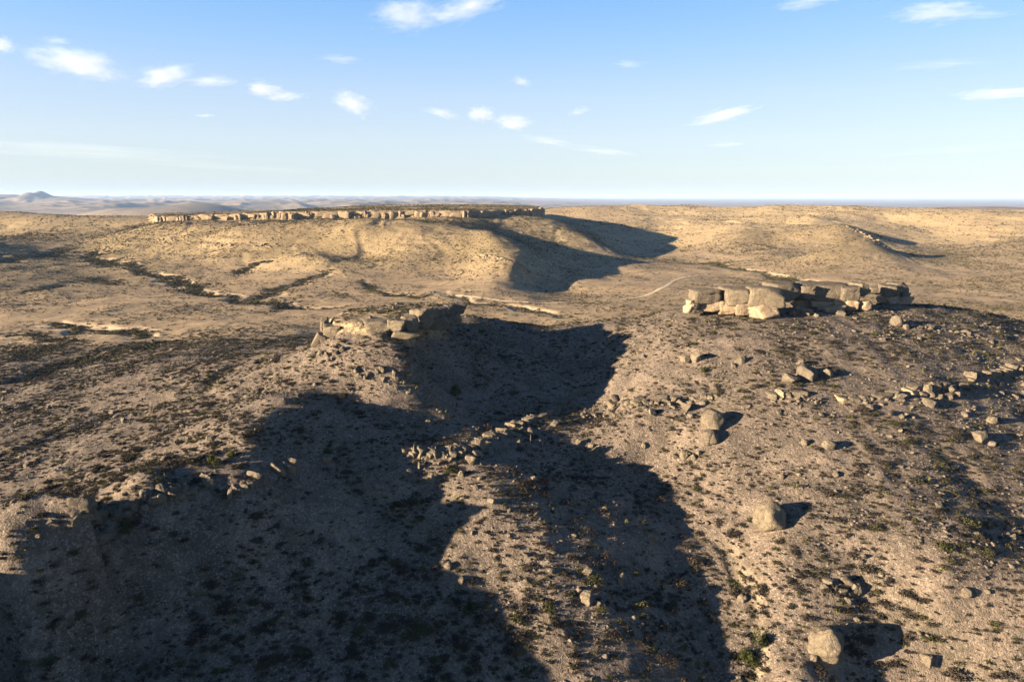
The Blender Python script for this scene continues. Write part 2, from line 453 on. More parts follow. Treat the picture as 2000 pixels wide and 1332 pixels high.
# ------------------------------------------------------------------ material helpers
class NT:
    def __init__(self, name):
        self.m = bpy.data.materials.new(name)
        self.m.use_nodes = True
        self.t = self.m.node_tree
        self.t.nodes.clear()
        self.out = self.n('ShaderNodeOutputMaterial')
        self.b = self.n('ShaderNodeBsdfPrincipled')
        self.b.inputs['Specular IOR Level'].default_value = 0.08
        self.b.inputs['Roughness'].default_value = 0.95
        self.l(self.b.outputs[0], self.out.inputs['Surface'])
        self.geo = self.n('ShaderNodeNewGeometry')
        self.tc = self.n('ShaderNodeTexCoord')

    def n(self, t, **k):
        x = self.t.nodes.new(t)
        for a, v in k.items():
            setattr(x, a, v)
        return x

    def l(self, a, b):
        self.t.links.new(a, b)

    def noise(self, vec, scale, detail=3.0, rough=0.6, out='Fac'):
        x = self.n('ShaderNodeTexNoise')
        x.inputs['Scale'].default_value = scale
        x.inputs['Detail'].default_value = detail
        x.inputs['Roughness'].default_value = rough
        self.l(vec, x.inputs['Vector'])
        return x.outputs[out]

    def voro(self, vec, scale, feature='F1', out='Distance'):
        x = self.n('ShaderNodeTexVoronoi', feature=feature)
        x.inputs['Scale'].default_value = scale
        self.l(vec, x.inputs['Vector'])
        return x.outputs[out]

    def ramp(self, fac, a, b, c0=(0, 0, 0), c1=(1, 1, 1)):
        x = self.n('ShaderNodeValToRGB')
        e = x.color_ramp.elements
        e[0].position = a; e[1].position = b
        e[0].color = (*c0, 1); e[1].color = (*c1, 1)
        self.l(fac, x.inputs['Fac'])
        return x.outputs['Color']

    def mix(self, fac, a, b, blend='MIX'):
        x = self.n('ShaderNodeMix', data_type='RGBA', blend_type=blend)
        if isinstance(fac, (int, float)):
            x.inputs['Factor'].default_value = fac
        else:
            self.l(fac, x.inputs['Factor'])
        for s, k in ((a, 'A'), (b, 'B')):
            if isinstance(s, tuple):
                x.inputs[k].default_value = (*s, 1)
            else:
                self.l(s, x.inputs[k])
        return x.outputs['Result']

    def math(self, op, a, b=0.0):
        x = self.n('ShaderNodeMath', operation=op)
        for i, s in enumerate((a, b)):
            if isinstance(s, (int, float)):
                x.inputs[i].default_value = s
            else:
                self.l(s, x.inputs[i])
        return x.outputs[0]

    def attr(self, name):
        x = self.n('ShaderNodeAttribute', attribute_name=name)
        return x.outputs['Fac']

    def stretch(self, vec, sx, sy, sz):
        x = self.n('ShaderNodeMapping')
        x.inputs['Scale'].default_value = (sx, sy, sz)
        self.l(vec, x.inputs['Vector'])
        return x.outputs[0]

    def bump(self, h, strength, dist, prev=None):
        x = self.n('ShaderNodeBump')
        x.inputs['Strength'].default_value = strength
        x.inputs['Distance'].default_value = dist
        self.l(h, x.inputs['Height'])
        if prev is not None:
            self.l(prev, x.inputs['Normal'])
        return x.outputs[0]

    def done(self, col, nrm=None):
        if isinstance(col, tuple):
            self.b.inputs['Base Color'].default_value = (*col, 1)
        else:
            self.l(col, self.b.inputs['Base Color'])
        if nrm is not None:
            self.l(nrm, self.b.inputs['Normal'])
        return self.m


def ground_material():
    g = NT('stony_ground')
    P = g.geo.outputs['Position']
    near, pale, damp, grass, far = (g.attr(a) for a in ('near', 'pale', 'damp', 'grass', 'far'))
    litter = g.attr('litter')
    n_big = g.noise(P, 0.018, 4)
    n_mid = g.noise(P, 0.11, 5, 0.65)
    n_fine = g.noise(P, 1.3, 5, 0.7)
    # dry soil of the valley
    valley = g.mix(g.ramp(n_big, 0.35, 0.65), (0.228, 0.168, 0.100), (0.292, 0.217, 0.132))
    valley = g.mix(g.ramp(n_mid, 0.42, 0.62), valley, (0.180, 0.134, 0.084))
    # grey stony soil of the near hill
    hill = g.mix(g.ramp(n_mid, 0.40, 0.60), (0.078, 0.062, 0.049), (0.146, 0.113, 0.086))
    hill = g.mix(g.ramp(n_fine, 0.50, 0.72), hill, (0.066, 0.053, 0.045))
    # pebbles
    cell = g.voro(P, 3.4, out='Color')
    sep = g.n('ShaderNodeSeparateColor'); g.l(cell, sep.inputs[0])
    vd = g.voro(P, 3.4)
    peb = g.math('MULTIPLY', g.ramp(sep.outputs[0], 0.70, 0.74), g.ramp(vd, 0.42, 0.28))
    hill = g.mix(g.math('MULTIPLY', peb, 0.75), hill, (0.215, 0.180, 0.145))
    col = g.mix(near, valley, hill)
    straw = g.mix(g.ramp(g.noise(P, 0.5, 4), 0.40, 0.62), (0.540, 0.400, 0.205), (0.360, 0.268, 0.135))
    col = g.mix(g.math('MULTIPLY', grass, g.ramp(n_mid, 0.30, 0.62)), col, straw)
    col = g.mix(litter, col, (0.080, 0.066, 0.034))
    dry = g.ramp(g.noise(P, 0.42, 4, 0.8), 0.50, 0.60)
    col = g.mix(g.math('MULTIPLY', dry, g.math('ADD', g.math('MULTIPLY', near, 0.35), 0.30)), col, (0.060, 0.050, 0.036))
    # litter and low scrub between the plants, beyond where plants are modelled
    spots = g.ramp(g.noise(P, 0.14, 4, 0.85), 0.50, 0.57)
    col = g.mix(g.math('MULTIPLY', g.math('MULTIPLY', far, spots), 0.6), col, (0.085, 0.075, 0.045))
    patch = g.ramp(g.noise(P, 0.0028, 4, 0.6), 0.48, 0.58)
    col = g.mix(g.math('MULTIPLY', g.math('MULTIPLY', far, patch), 0.55), col, (0.07, 0.065, 0.05))
    col = g.mix(damp, col, (0.095, 0.082, 0.055))
    col = g.mix(pale, col, (0.36, 0.275, 0.18))
    b0 = g.bump(g.noise(P, 0.42, 4, 0.8), 0.8, 0.9)
    b1 = g.bump(n_fine, 1.0, 0.34, b0)
    b2 = g.bump(g.noise(P, 4.5, 3, 0.6), 0.7, 0.10, b1)
    b3 = g.bump(g.math('MULTIPLY', peb, -1.0), 0.5, -0.10, b2)
    return g.done(col, b3)


def rock_material(name, base, dark, light, streak, rust=0.0):
    g = NT(name)
    P = g.geo.outputs['Position']
    n1 = g.noise(P, 0.55, 5, 0.65)
    n2 = g.noise(P, 3.0, 5, 0.7)
    col = g.mix(g.ramp(n1, 0.36, 0.64), base, light)
    col = g.mix(g.math('MULTIPLY', g.ramp(n2, 0.50, 0.68), 0.7), col, dark)
    st = g.noise(g.stretch(P, 1.6, 1.6, 0.13), 1.5, 4, 0.65)
    sepn = g.n('ShaderNodeSeparateXYZ'); g.l(g.geo.outputs['Normal'], sepn.inputs[0])
    wall = g.ramp(g.math('ABSOLUTE', sepn.outputs['Z']), 0.75, 0.35)
    col = g.mix(g.math('MULTIPLY', g.math('MULTIPLY', g.ramp(st, 0.47, 0.62), wall), streak), col, dark)
    if rust:
        col = g.mix(g.math('MULTIPLY', g.ramp(g.noise(P, 0.45, 3), 0.55, 0.70), rust), col, (0.42, 0.24, 0.09))
    info = g.n('ShaderNodeObjectInfo')
    v = g.ramp(info.outputs['Random'], 0.0, 1.0, (0.80, 0.80, 0.82), (1.12, 1.10, 1.05))
    col = g.mix(1.0, col, v, 'MULTIPLY')
    cr = g.voro(g.mix(1.0, P, g.noise(P, 1.1, 4, 0.7, 'Color'), 'ADD'), 0.42, 'DISTANCE_TO_EDGE')
    col = g.mix(g.math('MULTIPLY', g.ramp(cr, 0.022, 0.0), 0.28), col, tuple(0.5 * c for c in dark))
    lich = g.ramp(g.noise(P, 1.3, 4, 0.7), 0.58, 0.66)
    col = g.mix(g.math('MULTIPLY', lich, 0.5), col, tuple(min(1.0, 1.35 * c) for c in light))
    b1 = g.bump(n1, 0.8, 0.6)
    b2 = g.bump(n2, 0.9, 0.2, b1)
    b3 = g.bump(st, 0.35, 0.25, b2)
    b4 = g.bump(g.ramp(cr, 0.0, 0.05), 0.8, 0.2, b3)
    return g.done(col, b4)


def plant_material(name, c0, c1, transl=0.0):
    g = NT(name)
    info = g.n('ShaderNodeObjectInfo')
    col = g.ramp(info.outputs['Random'], 0.0, 1.0, c0, c1)
    col = g.mix(g.ramp(g.noise(g.geo.outputs['Position'], 6.0, 2), 0.35, 0.7), col, tuple(0.6 * a for a in c0))
    return g.done(col)


M_GROUND = ground_material()
M_ROCK = rock_material('weathered_limestone', (0.125, 0.102, 0.074), (0.060, 0.050, 0.038), (0.175, 0.145, 0.106), 0.75)
M_STONE = rock_material('field_stone', (0.118, 0.096, 0.074), (0.070, 0.058, 0.046), (0.190, 0.160, 0.125), 0.2)
M_PALE = rock_material('cream_limestone', (0.260, 0.196, 0.130), (0.140, 0.104, 0.068), (0.350, 0.275, 0.190), 0.40, 0.45)
M_CLIFF = rock_material('mesa_limestone', (0.215, 0.162, 0.104), (0.110, 0.082, 0.054), (0.290, 0.225, 0.150), 0.6, 0.2)
M_TWIG = plant_material('grey_twigs', (0.026, 0.022, 0.018), (0.062, 0.050, 0.038))
M_OLIVE = plant_material('olive_leaves', (0.034, 0.034, 0.014), (0.080, 0.072, 0.030))
M_SCRUB = plant_material('valley_scrub', (0.040, 0.036, 0.016), (0.100, 0.082, 0.036))
M_YUCCA = plant_material('yucca_blades', (0.110, 0.112, 0.024), (0.240, 0.215, 0.055))
M_JUNIPER = plant_material('juniper_leaves', (0.030, 0.036, 0.010), (0.070, 0.072, 0.018))
M_STALK = plant_material('dry_stalk', (0.24, 0.19, 0.13), (0.34, 0.27, 0.19))
M_TRACK = NT('bare_track')
M_TRACK = M_TRACK.done(M_TRACK.mix(M_TRACK.ramp(M_TRACK.noise(M_TRACK.geo.outputs['Position'], 0.25, 4), 0.35, 0.65), (0.42, 0.335, 0.225), (0.34, 0.27, 0.18)))


# ------------------------------------------------------------------ object helpers
def tag(o, label=None, cat=None, group=None, kind=None):
    for k, v in (('label', label), ('category', cat), ('group', group), ('kind', kind)):
        if v:
            o[k] = v
    return o


def link(name, data, parent=None, loc=(0, 0, 0), rot=(0, 0, 0), scl=(1, 1, 1)):
    o = bpy.data.objects.new(name, data)
    o.location = loc
    o.rotation_euler = rot
    o.scale = scl
    if parent is not None:
        o.parent = parent
    COL.objects.link(o)
    return o


def mesh_np(name, co, faces, mats=(), smooth=False, mat_index=None):
    me = bpy.data.meshes.new(name)
    me.from_pydata([tuple(map(float, c)) for c in co], [], [tuple(map(int, f)) for f in faces])
    for m in mats:
        me.materials.append(m)
    if mat_index is not None:
        me.polygons.foreach_set('material_index', np.asarray(mat_index, np.int32))
    if smooth:
        me.shade_smooth()
    me.update()
    return me


def grid_mesh(name, mask):
    """Faces of the terrain grid where mask (per quad) holds, as one mesh."""
    qsel = QUADS[mask.ravel()]
    used = np.unique(qsel)
    remap = np.full(Z.size, -1, np.int64); remap[used] = np.arange(len(used))
    q = remap[qsel].astype(np.int32)
    me = bpy.data.meshes.new(name)
    me.vertices.add(len(used)); me.vertices.foreach_set('co', VCO[used].astype(np.float32).ravel())
    me.loops.add(q.size); me.loops.foreach_set('vertex_index', q.ravel())
    me.polygons.add(len(q)); me.polygons.foreach_set('loop_start', (np.arange(len(q)) * 4).astype(np.int32))
    me.update()
    me.shade_smooth()
    for nm, arr in ATTRS.items():
        a = me.attributes.new(nm, 'FLOAT', 'POINT')
        a.data.foreach_set('value', arr.ravel()[used].astype(np.float32))
    me.normals_split_custom_set_from_vertices(VNO[used])
    me.materials.append(M_GROUND)
    return me


# ------------------------------------------------------------------ the ground
VCO = np.stack([XX, YY, Z + CAMZ], -1).reshape(-1, 3)
_i = np.arange(Z.size).reshape(NR, NU)
QUADS = np.stack([_i[:-1, :-1], _i[:-1, 1:], _i[1:, 1:], _i[1:, :-1]], -1).reshape(-1, 4)
G3 = VCO.reshape(NR, NU, 3)
du = np.empty_like(G3); dv = np.empty_like(G3)
du[:, 1:-1] = G3[:, 2:] - G3[:, :-2]; du[:, 0] = G3[:, 1] - G3[:, 0]; du[:, -1] = G3[:, -1] - G3[:, -2]
dv[1:-1] = G3[2:] - G3[:-2]; dv[0] = G3[1] - G3[0]; dv[-1] = G3[-1] - G3[-2]
VN3 = np.cross(du, dv)
VN3 /= np.linalg.norm(VN3, axis=-1, keepdims=True)
VNO = VN3.reshape(-1, 3)
grassy = MIDW * sstep(-72, -62, Z) * (1 - HILLW) * (0.15 + 0.35 * sstep(-0.3, 0.4, pn(XX / 120, YY / 120, 120)))
grassy = np.maximum(grassy, HILLW * (0.7 + 0.3 * pn(XX / 150, YY / 150, 122)))
grassy = np.maximum(grassy, 0.5 * sstep(1.0, 3.0, ks) * (ks > 0))
grassy = np.maximum(grassy, 0.45 * sstep(2, 10, md) * (md > 0))
LITTER = (1 - HILLW) * sstep(500, 640, YY) * (1 - sstep(1200, 1500, YY)) * sstep(-70, -58, Z) * (0.36 + 0.25 * pn(XX / 70, YY / 70, 123) + 0.2 * pn(XX / 20, YY / 20, 124))
LITTER = np.maximum(LITTER, sstep(-150, -330, XX + 0.12 * YY) * sstep(480, 600, YY) * (1 - sstep(1300, 1600, YY)) * (0.42 + 0.3 * pn(XX / 60, YY / 60, 125)))
LITTER = np.clip(LITTER, 0, .8)
ATTRS = {'near': 1 - sstep(285, 380, YY + 25 * pn(XX / 40, YY / 40, 121)), 'pale': np.clip(PALE, 0, 1), 'damp': np.clip(DAMP * 0.6, 0, 1),
         'grass': np.clip(grassy, 0, 1), 'litter': LITTER, 'far': sstep(1300, 2600, YY)}
xc = 0.25 * (XX[:-1, :-1] + XX[1:, 1:] + XX[1:, :-1] + XX[:-1, 1:])
yc = 0.25 * (YY[:-1, :-1] + YY[1:, 1:] + YY[1:, :-1] + YY[:-1, 1:])
foot = [hit(*p)[:2] for p in [(150, 470), (230, 515), (330, 540), (480, 560), (620, 565), (760, 560), (900, 556), (1050, 556), (1180, 550), (1225, 500)]]
foot += [(160, 1150), (140, 1500), (-250, 1900), (-900, 1700), (-760, 1150)]
r_hill = yc < 318 + 14 * pn(xc / 30, yc / 30, 130)
r_far = yc > 2600
r_mesa = inside(foot, xc, yc) & ~r_hill & ~r_far
r_roll = (~r_hill) & (~r_far) & (~r_mesa) & (yc > 840 + 60 * pn(xc / 90, yc / 90, 131) - 0.10 * np.clip(xc, 0, 900)) & (xc > 90)
r_val = ~(r_hill | r_far | r_mesa | r_roll)
for nm, msk in (('foreground_hill', r_hill), ('valley_floor', r_val), ('mesa_terrain', r_mesa), ('rolling_hills', r_roll), ('far_plain', r_far)):
    tag(link(nm, grid_mesh(nm, msk)), kind='structure')

# a dirt track across the valley, laid on the ground
TR = [(872,575),(905,578),(932,581),(985,589),(1040,592),(1090,592),(1160,589),(1230,584),(1265,577),(1300,560),(1317,547),(1345,540),(1387,536)]
tp = np.array([hit(*p) for p in TR])
tl = np.r_[0, np.cumsum(np.hypot(*(tp[1:, :2] - tp[:-1, :2]).T))]
ts = np.arange(0, tl[-1], 4.0)
tx = np.interp(ts, tl, tp[:, 0]); ty = np.interp(ts, tl, tp[:, 1])
kern = np.ones(7) / 7
tx[3:-3] = np.convolve(tx, kern, 'valid'); ty[3:-3] = np.convolve(ty, kern, 'valid')
tgx, tgy = np.gradient(tx), np.gradient(ty)
tn_ = np.hypot(tgx, tgy)
nx, ny = -tgy / tn_, tgx / tn_
wv = 1.7 + 0.7 * pn(ts / 15, 2.2, 140)
co, fc = [], []
for k in range(len(ts)):
    for j in range(5):
        o_ = (j - 2) / 2 * wv[k]
        x, y = tx[k] + nx[k] * o_, ty[k] + ny[k] * o_
        co.append((x, y, float(H(x, y)) + CAMZ + 0.16))
for k in range(len(ts) - 1):
    for j in range(4):
        a = k * 5 + j
        fc.append((a, a + 1, a + 6, a + 5))
tag(link('dirt_track', mesh_np('dirt_track', co, fc, [M_TRACK], True)), kind='structure')

# ------------------------------------------------------------------ rocks
from mathutils import noise as mnoise


def ico(sub):
    bm = bmesh.new()
    bmesh.ops.create_icosphere(bm, subdivisions=sub, radius=1.0)
    co = np.array([v.co[:] for v in bm.verts]); fc = [[v.index for v in f.verts] for f in bm.faces]
    bm.free()
    return co, fc


_ICO = {s: ico(s) for s in (1, 2, 3, 4)}


def rock_mesh(name, seed, kind, sub, mat, smooth=True, flute=0.0, mats=None):
    """A rock of about unit half-size bounded by broken planes, with bedding grooves: boulder, block, wall or shard."""
    rs = np.random.default_rng(seed)
    co, fc = _ICO[sub]
    N, Hh = [], []

    def plane(n_, h_):
        n_ = np.asarray(n_, float)
        N.append(n_ / np.linalg.norm(n_)); Hh.append(h_)
    if kind in ('block', 'wall'):
        j = 0.10 if kind == 'wall' else 0.20
        for ax in range(3):
            for sg in (-1, 1):
                v = rs.normal(size=3) * j; v[ax] += sg
                plane(v, rs.uniform(.86, 1.0))
        for _ in range(5 if kind == 'wall' else 7):
            plane(rs.choice([-1, 1], 3) * rs.uniform(.25, 1, 3), rs.uniform(1.0, 1.28))
        amp = 0.05
    elif kind == 'round':
        for _ in range(26):
            plane(rs.normal(size=3), rs.uniform(.80, 1.02))
        amp = 0.07
    else:
        for _ in range(13):
            plane(rs.normal(size=3) * np.array([1, 1, .8]), rs.uniform(.58, 1.0))
        for sg in (-1, 1):
            plane(np.array([0, 0, sg]) + rs.normal(size=3) * .15, .8)
        amp = 0.05
    N = np.array(N); Hh = np.array(Hh)
    dt = co @ N.T
    r = np.where(dt > 1e-3, Hh[None] / np.maximum(dt, 1e-3), 9.0).min(1)
    if kind == 'round':                      # weathered: soften towards the smooth hull
        r = 0.78 * r + 0.22 * 0.98
    r = np.minimum(r, 1.75)
    p = co * r[:, None]
    off = rs.random(3) * 50
    dsp = np.empty(len(p))
    for k, c in enumerate(p):
        v = Vector(c * 1.5 + off)
        dsp[k] = mnoise.noise(v) + 0.6 * mnoise.noise(v * 2.7) + (0.4 * mnoise.noise(v * 6.1) if sub > 2 else 0)
        if flute:
            dsp[k] += flute * 1.6 * mnoise.noise(Vector((c[0] * 3.4, c[1] * 3.4, c[2] * 0.35)) + Vector(off))
    p *= (1 + amp * dsp)[:, None]
    if sub > 2:
        tilt = rs.normal(size=2) * .12
        zz = p[:, 2] + tilt[0] * p[:, 0] + tilt[1] * p[:, 1]
        for _ in range(3):
            lv = rs.uniform(-.7, .7)
            p[:, :2] *= (1 - rs.uniform(.03, .09) * np.exp(-((zz - lv) / .05) ** 2))[:, None]
        # one deep joint through the rock
        a_ = rs.random() * 3.14
        q = math.cos(a_) * p[:, 0] + math.sin(a_) * p[:, 1] - rs.normal() * .3
        p *= (1 - 0.13 * np.exp(-(q / .05) ** 2))[:, None]
    return mesh_np(name, p, fc, mats or [mat], smooth)


ROUND = [rock_mesh('boulder_rock', 100 + k, 'round', 4, M_ROCK) for k in range(6)]
BLOCK = [rock_mesh('block_rock', 200 + k, 'block', 4, M_ROCK) for k in range(8)]
SHARP = [rock_mesh('sharp_rock', 300 + k, 'sharp', 4, M_ROCK) for k in range(8)]
SMALL = [rock_mesh('small_rock', 400 + k, 'sharp', 2, M_STONE, False) for k in range(8)]
PALEB = [rock_mesh('pale_rock', 500 + k, 'block', 4, M_PALE) for k in range(6)]
CLIFF = [rock_mesh('cliff_rock', 600 + k, 'wall', 3, M_CLIFF, True, 0.9) for k in range(8)]
PEBB = [rock_mesh('pebble_rock', 700 + k, 'sharp', 1, M_STONE, False) for k in range(6)]
WALLS = [rock_mesh('wall_rock', 800 + k, 'wall', 4, M_ROCK, True, 0.5) for k in range(8)]


def big_rock(name, seed, kind):
    return rock_mesh(name, seed, kind, 4, M_ROCK)


def pxm(x, y, zr):
    """Metres per photo pixel at a point."""
    return (y * CP - zr * SP) / FPX


SURF_N = lambda x, y: np.array([float(H(x - .5, y) - H(x + .5, y)), float(H(x, y - .5) - H(x, y + .5)), 1.0])

# single boulders: centre pixel, width, height in pixels, kind, label
BOULDERS = [
 (1393,824,44,42,'round','large rounded grey boulder resting just above a smaller one on right slope'),
 (1390,857,33,29,'round','smaller striped boulder tucked below the large rounded one on right slope'),
 (1341,703,22,15,'block','left half of split flat block casting long shadow under the right caprock'),
 (1361,700,16,17,'block','right half of split flat block casting long shadow under the right caprock'),
 (1450,704,18,16,'sharp','small leaning slab alone on slope right of the split flat block'),
 (1565,708,18,13,'sharp','low grey rock just behind the trio of blocky boulders'),
 (1581,731,36,27,'block','biggest blocky boulder in middle of the trio above the right ledge'),
 (1541,739,29,22,'sharp','wedge shaped boulder on left of the trio above the right ledge'),
 (1619,731,21,18,'round','small rounded boulder on right of the trio above the right ledge'),
 (1573,865,15,14,'round','little round boulder just left of a larger tan one on right slope'),
 (1621,870,25,22,'round','rounded tan boulder at mid height of the sunlit right slope'),
 (1341,796,15,22,'sharp','upright split slab standing below the short ledge at centre right'),
 (1634,928,13,11,'round','lone round stone below the tan boulder on the right slope'),
 (1755,630,28,20,'round','pale rounded boulder below the right end of the caprock'),
 (1772,638,11,12,'sharp','small rock at right foot of the pale boulder below the caprock'),
 (1820,790,25,17,'sharp','tilted slab fallen below the jumbled right hand ledge'),
 (1940,822,19,15,'round','round rock near right edge below the jumbled ledge'),
 (1919,857,28,22,'sharp','long angular boulder near right edge of the sunlit slope'),
 (1763,814,11,10,'round','right one of two small rocks under the jumbled ledge'),
 (1741,809,12,10,'sharp','left one of two small rocks under the jumbled ledge'),
 (1508,1011,62,58,'round','huge upright boulder with broad shadow on the lower right slope'),
 (1621,1270,66,62,'round','huge egg shaped boulder at the bottom right of picture'),
 (1592,1287,18,15,'sharp','low rock against left foot of the egg shaped boulder'),
 (1452,1169,18,14,'round','round rock on the left rim of the pale gully'),
 (1890,1166,21,17,'round','rounded rock beside a smaller one near lower right edge'),
 (1931,1158,12,10,'sharp','smaller rock of the pair near lower right edge'),
 (1815,1300,29,21,'sharp','pale angular rock in shade at the bottom right corner'),
 (1797,1241,10,10,'sharp','small rock catching sun on the bottom right shadow edge'),
 (1148,1170,20,26,'block','orange lit cube shaped boulder on the lower middle spur'),
 (1170,1179,11,13,'sharp','narrow rock beside the cube shaped boulder on middle spur'),
 (1151,1117,19,14,'sharp','rubbly grey rock above the cube shaped boulder'),
 (1216,1130,15,21,'sharp','craggy grey rock in the hollow right of the cube boulder'),
 (1197,1168,8,9,'sharp','small pointed rock in hollow between cube boulder and craggy rock'),
 (1239,1207,9,10,'round','small tan rock low on the right side of middle spur'),
 (910,684,9,11,'sharp','topmost pale rock of the line down the shaded saddle'),
 (932,702,11,10,'block','second pale rock down the line in the shaded saddle'),
 (926,713,12,9,'sharp','dull rock under second pale rock in the shaded saddle line'),
 (935,726,9,8,'round','rounded pale rock midway down the line in the shaded saddle'),
 (951,738,16,17,'sharp','biggest pale rock glowing in the shaded saddle'),
 (949,756,6,12,'sharp','thin upright rock just below the biggest pale saddle rock'),
 (971,720,6,6,'round','lone white stone right of the saddle rock line'),
 (871,739,8,8,'round','pale stone left of the saddle rock line'),
 (836,826,15,14,'round','rounded rock above the left end of the middle ledge'),
 (940,867,15,33,'sharp','tall standing pillar rock at right end of the middle ledge'),
 (842,936,18,18,'sharp','pyramid shaped boulder below the middle ledge'),
 (901,925,12,13,'round','knobbly rock below the centre of the middle ledge'),
 (938,935,12,9,'sharp','flat rock down right from the middle ledge pillar'),
 (929,952,11,11,'sharp','pointed rock lowest below the middle ledge'),
 (1015,805,10,13,'sharp','leaning pale rock on the rim above the upper ledge'),
 (986,845,8,18,'sharp','slim upright rock right of the tall pillar'),
 (1013,865,10,9,'round','small round rock below the slim upright rock'),
 (920,900,17,20,'sharp','slanted slab fallen between the ledge pillar and knobbly rock'),
 (819,909,9,13,'sharp','thin leaning slab left below the middle ledge'),
 (559,978,12,12,'round','round rock in deep shade below the left columnar ledge'),
 (534,988,13,10,'sharp','flat pale rock in deep shade left of the round one'),
 (577,1019,12,9,'round','lower right pale stone in deep shade under the columnar ledge'),
 (550,1018,11,8,'sharp','lower left pale stone in deep shade under the columnar ledge'),
 (634,897,22,16,'round','half buried ribbed rock in shade right of the columnar ledge'),
 (541,945,11,11,'block','square rock fallen at the foot of the columnar ledge'),
 (207,1023,16,15,'round','tan round boulder at left tip of the lowest left ledge'),
 (165,1077,15,14,'sharp','lone tan rock on shaded slope under the left ledge tip'),
 (563,1045,13,12,'round','small round rock in the dark draw left of centre'),
 (901,1139,18,17,'sharp','pale rock touched by sun at edge of the dark draw'),
 (877,1108,16,16,'round','dark rock just above the sun touched one beside the draw'),
 (965,982,16,13,'sharp','tan rock on sunny crest of the middle spur'),
 (922,1042,9,9,'sharp','small rock on the left brink of the middle spur'),
 (1258,873,11,11,'round','small rock alone where the gully leaves the upper ledge'),
 (1130,863,12,14,'round','rock on shaded slope below the upper ledge'),
 (1165,880,15,13,'sharp','huddled rocks on shaded slope left of the gully'),
]


def place_boulder(px, py, w, h, kind, seed, label=None, group=None, name='boulder', cat='boulder', mesh=None):
    x, y, zr = hit(px, py + 0.42 * h)
    s = pxm(x, y, zr)
    W, Hh = w * s, h * s
    rs = np.random.default_rng(seed)
    me = mesh or big_rock(name, seed, kind)
    y += 0.28 * W
    zr = float(H(x, y))
    o = link(name, me, None, (x, y, zr + CAMZ + Hh * 0.28), (rs.normal() * .16, rs.normal() * .16, rs.random() * 6.28), (W * .53, W * .50, Hh * .56))
    if label:
        tag(o, label, cat, group)
    return o


for k, b in enumerate(BOULDERS):
    big = b[2] > 20
    pool = {'round': ROUND, 'block': BLOCK, 'sharp': SHARP}[b[4]]
    place_boulder(b[0], b[1], b[2], b[3], b[4], 1000 + k, b[5], 'single boulders on the hill', mesh=None if big else pool[k % len(pool)])


def empty(name, loc):
    o = bpy.data.objects.new(name, None)
    o.location = loc
    o.empty_display_size = 0.5
    COL.objects.link(o)
    return o


# rock piles: blocks lying together
def pile(label, items, group='rock piles'):
    x, y, zr = hit(items[0][0], items[0][1])
    root = empty('rock_pile', (x, y, zr + CAMZ))
    tag(root, label, 'rock pile', group)
    for k, (px, py, w, h) in enumerate(items):
        o = place_boulder(px, py, w, h, 'sharp', 3000 + int(px) + k, mesh=(SHARP + BLOCK)[(k * 5 + int(px)) % 16], name='rock')
        o.parent = root
        o.location = o.location - Vector(root.location)
    return root


pile('heap of broken blocks with shadow above the egg shaped boulder', [(1652,1138,21,19),(1674,1153,19,21),(1644,1160,19,13),(1622,1141,24,13),(1634,1149,10,8),(1637,1164,9,8),(1661,1162,9,8),(1612,1146,12,8)])
pile('jumbled slabs heaped along the ledge near the right edge', [(1812,762,24,20),(1828,757,20,16),(1846,755,20,17),(1860,762,18,18),(1872,772,14,14),(1838,776,14,11),(1856,776,13,11),(1822,772,14,12),(1802,770,14,12)])
pile('cluster of small grey rocks on right slope above huge upright boulder', [(1318,892,12,11),(1337,890,14,13),(1355,894,12,12),(1347,887,12,8),(1366,886,10,9)])
pile('four rounded rocks huddled right of the shaded gully slope', [(1156,872,11,11),(1170,874,8,12),(1163,883,9,10),(1152,884,9,8)])
pile('loose rocks fallen below the left end of the knoll', [(625,690,14,12),(640,694,14,11),(655,690,12,10),(668,684,12,9),(612,692,10,10),(648,702,8,8)])
pile('rubble of slabs under the shaded middle ledge', [(866,885,12,8),(873,893,9,8),(880,898,9,10),(858,905,9,8),(888,906,7,7),(913,894,9,12)])


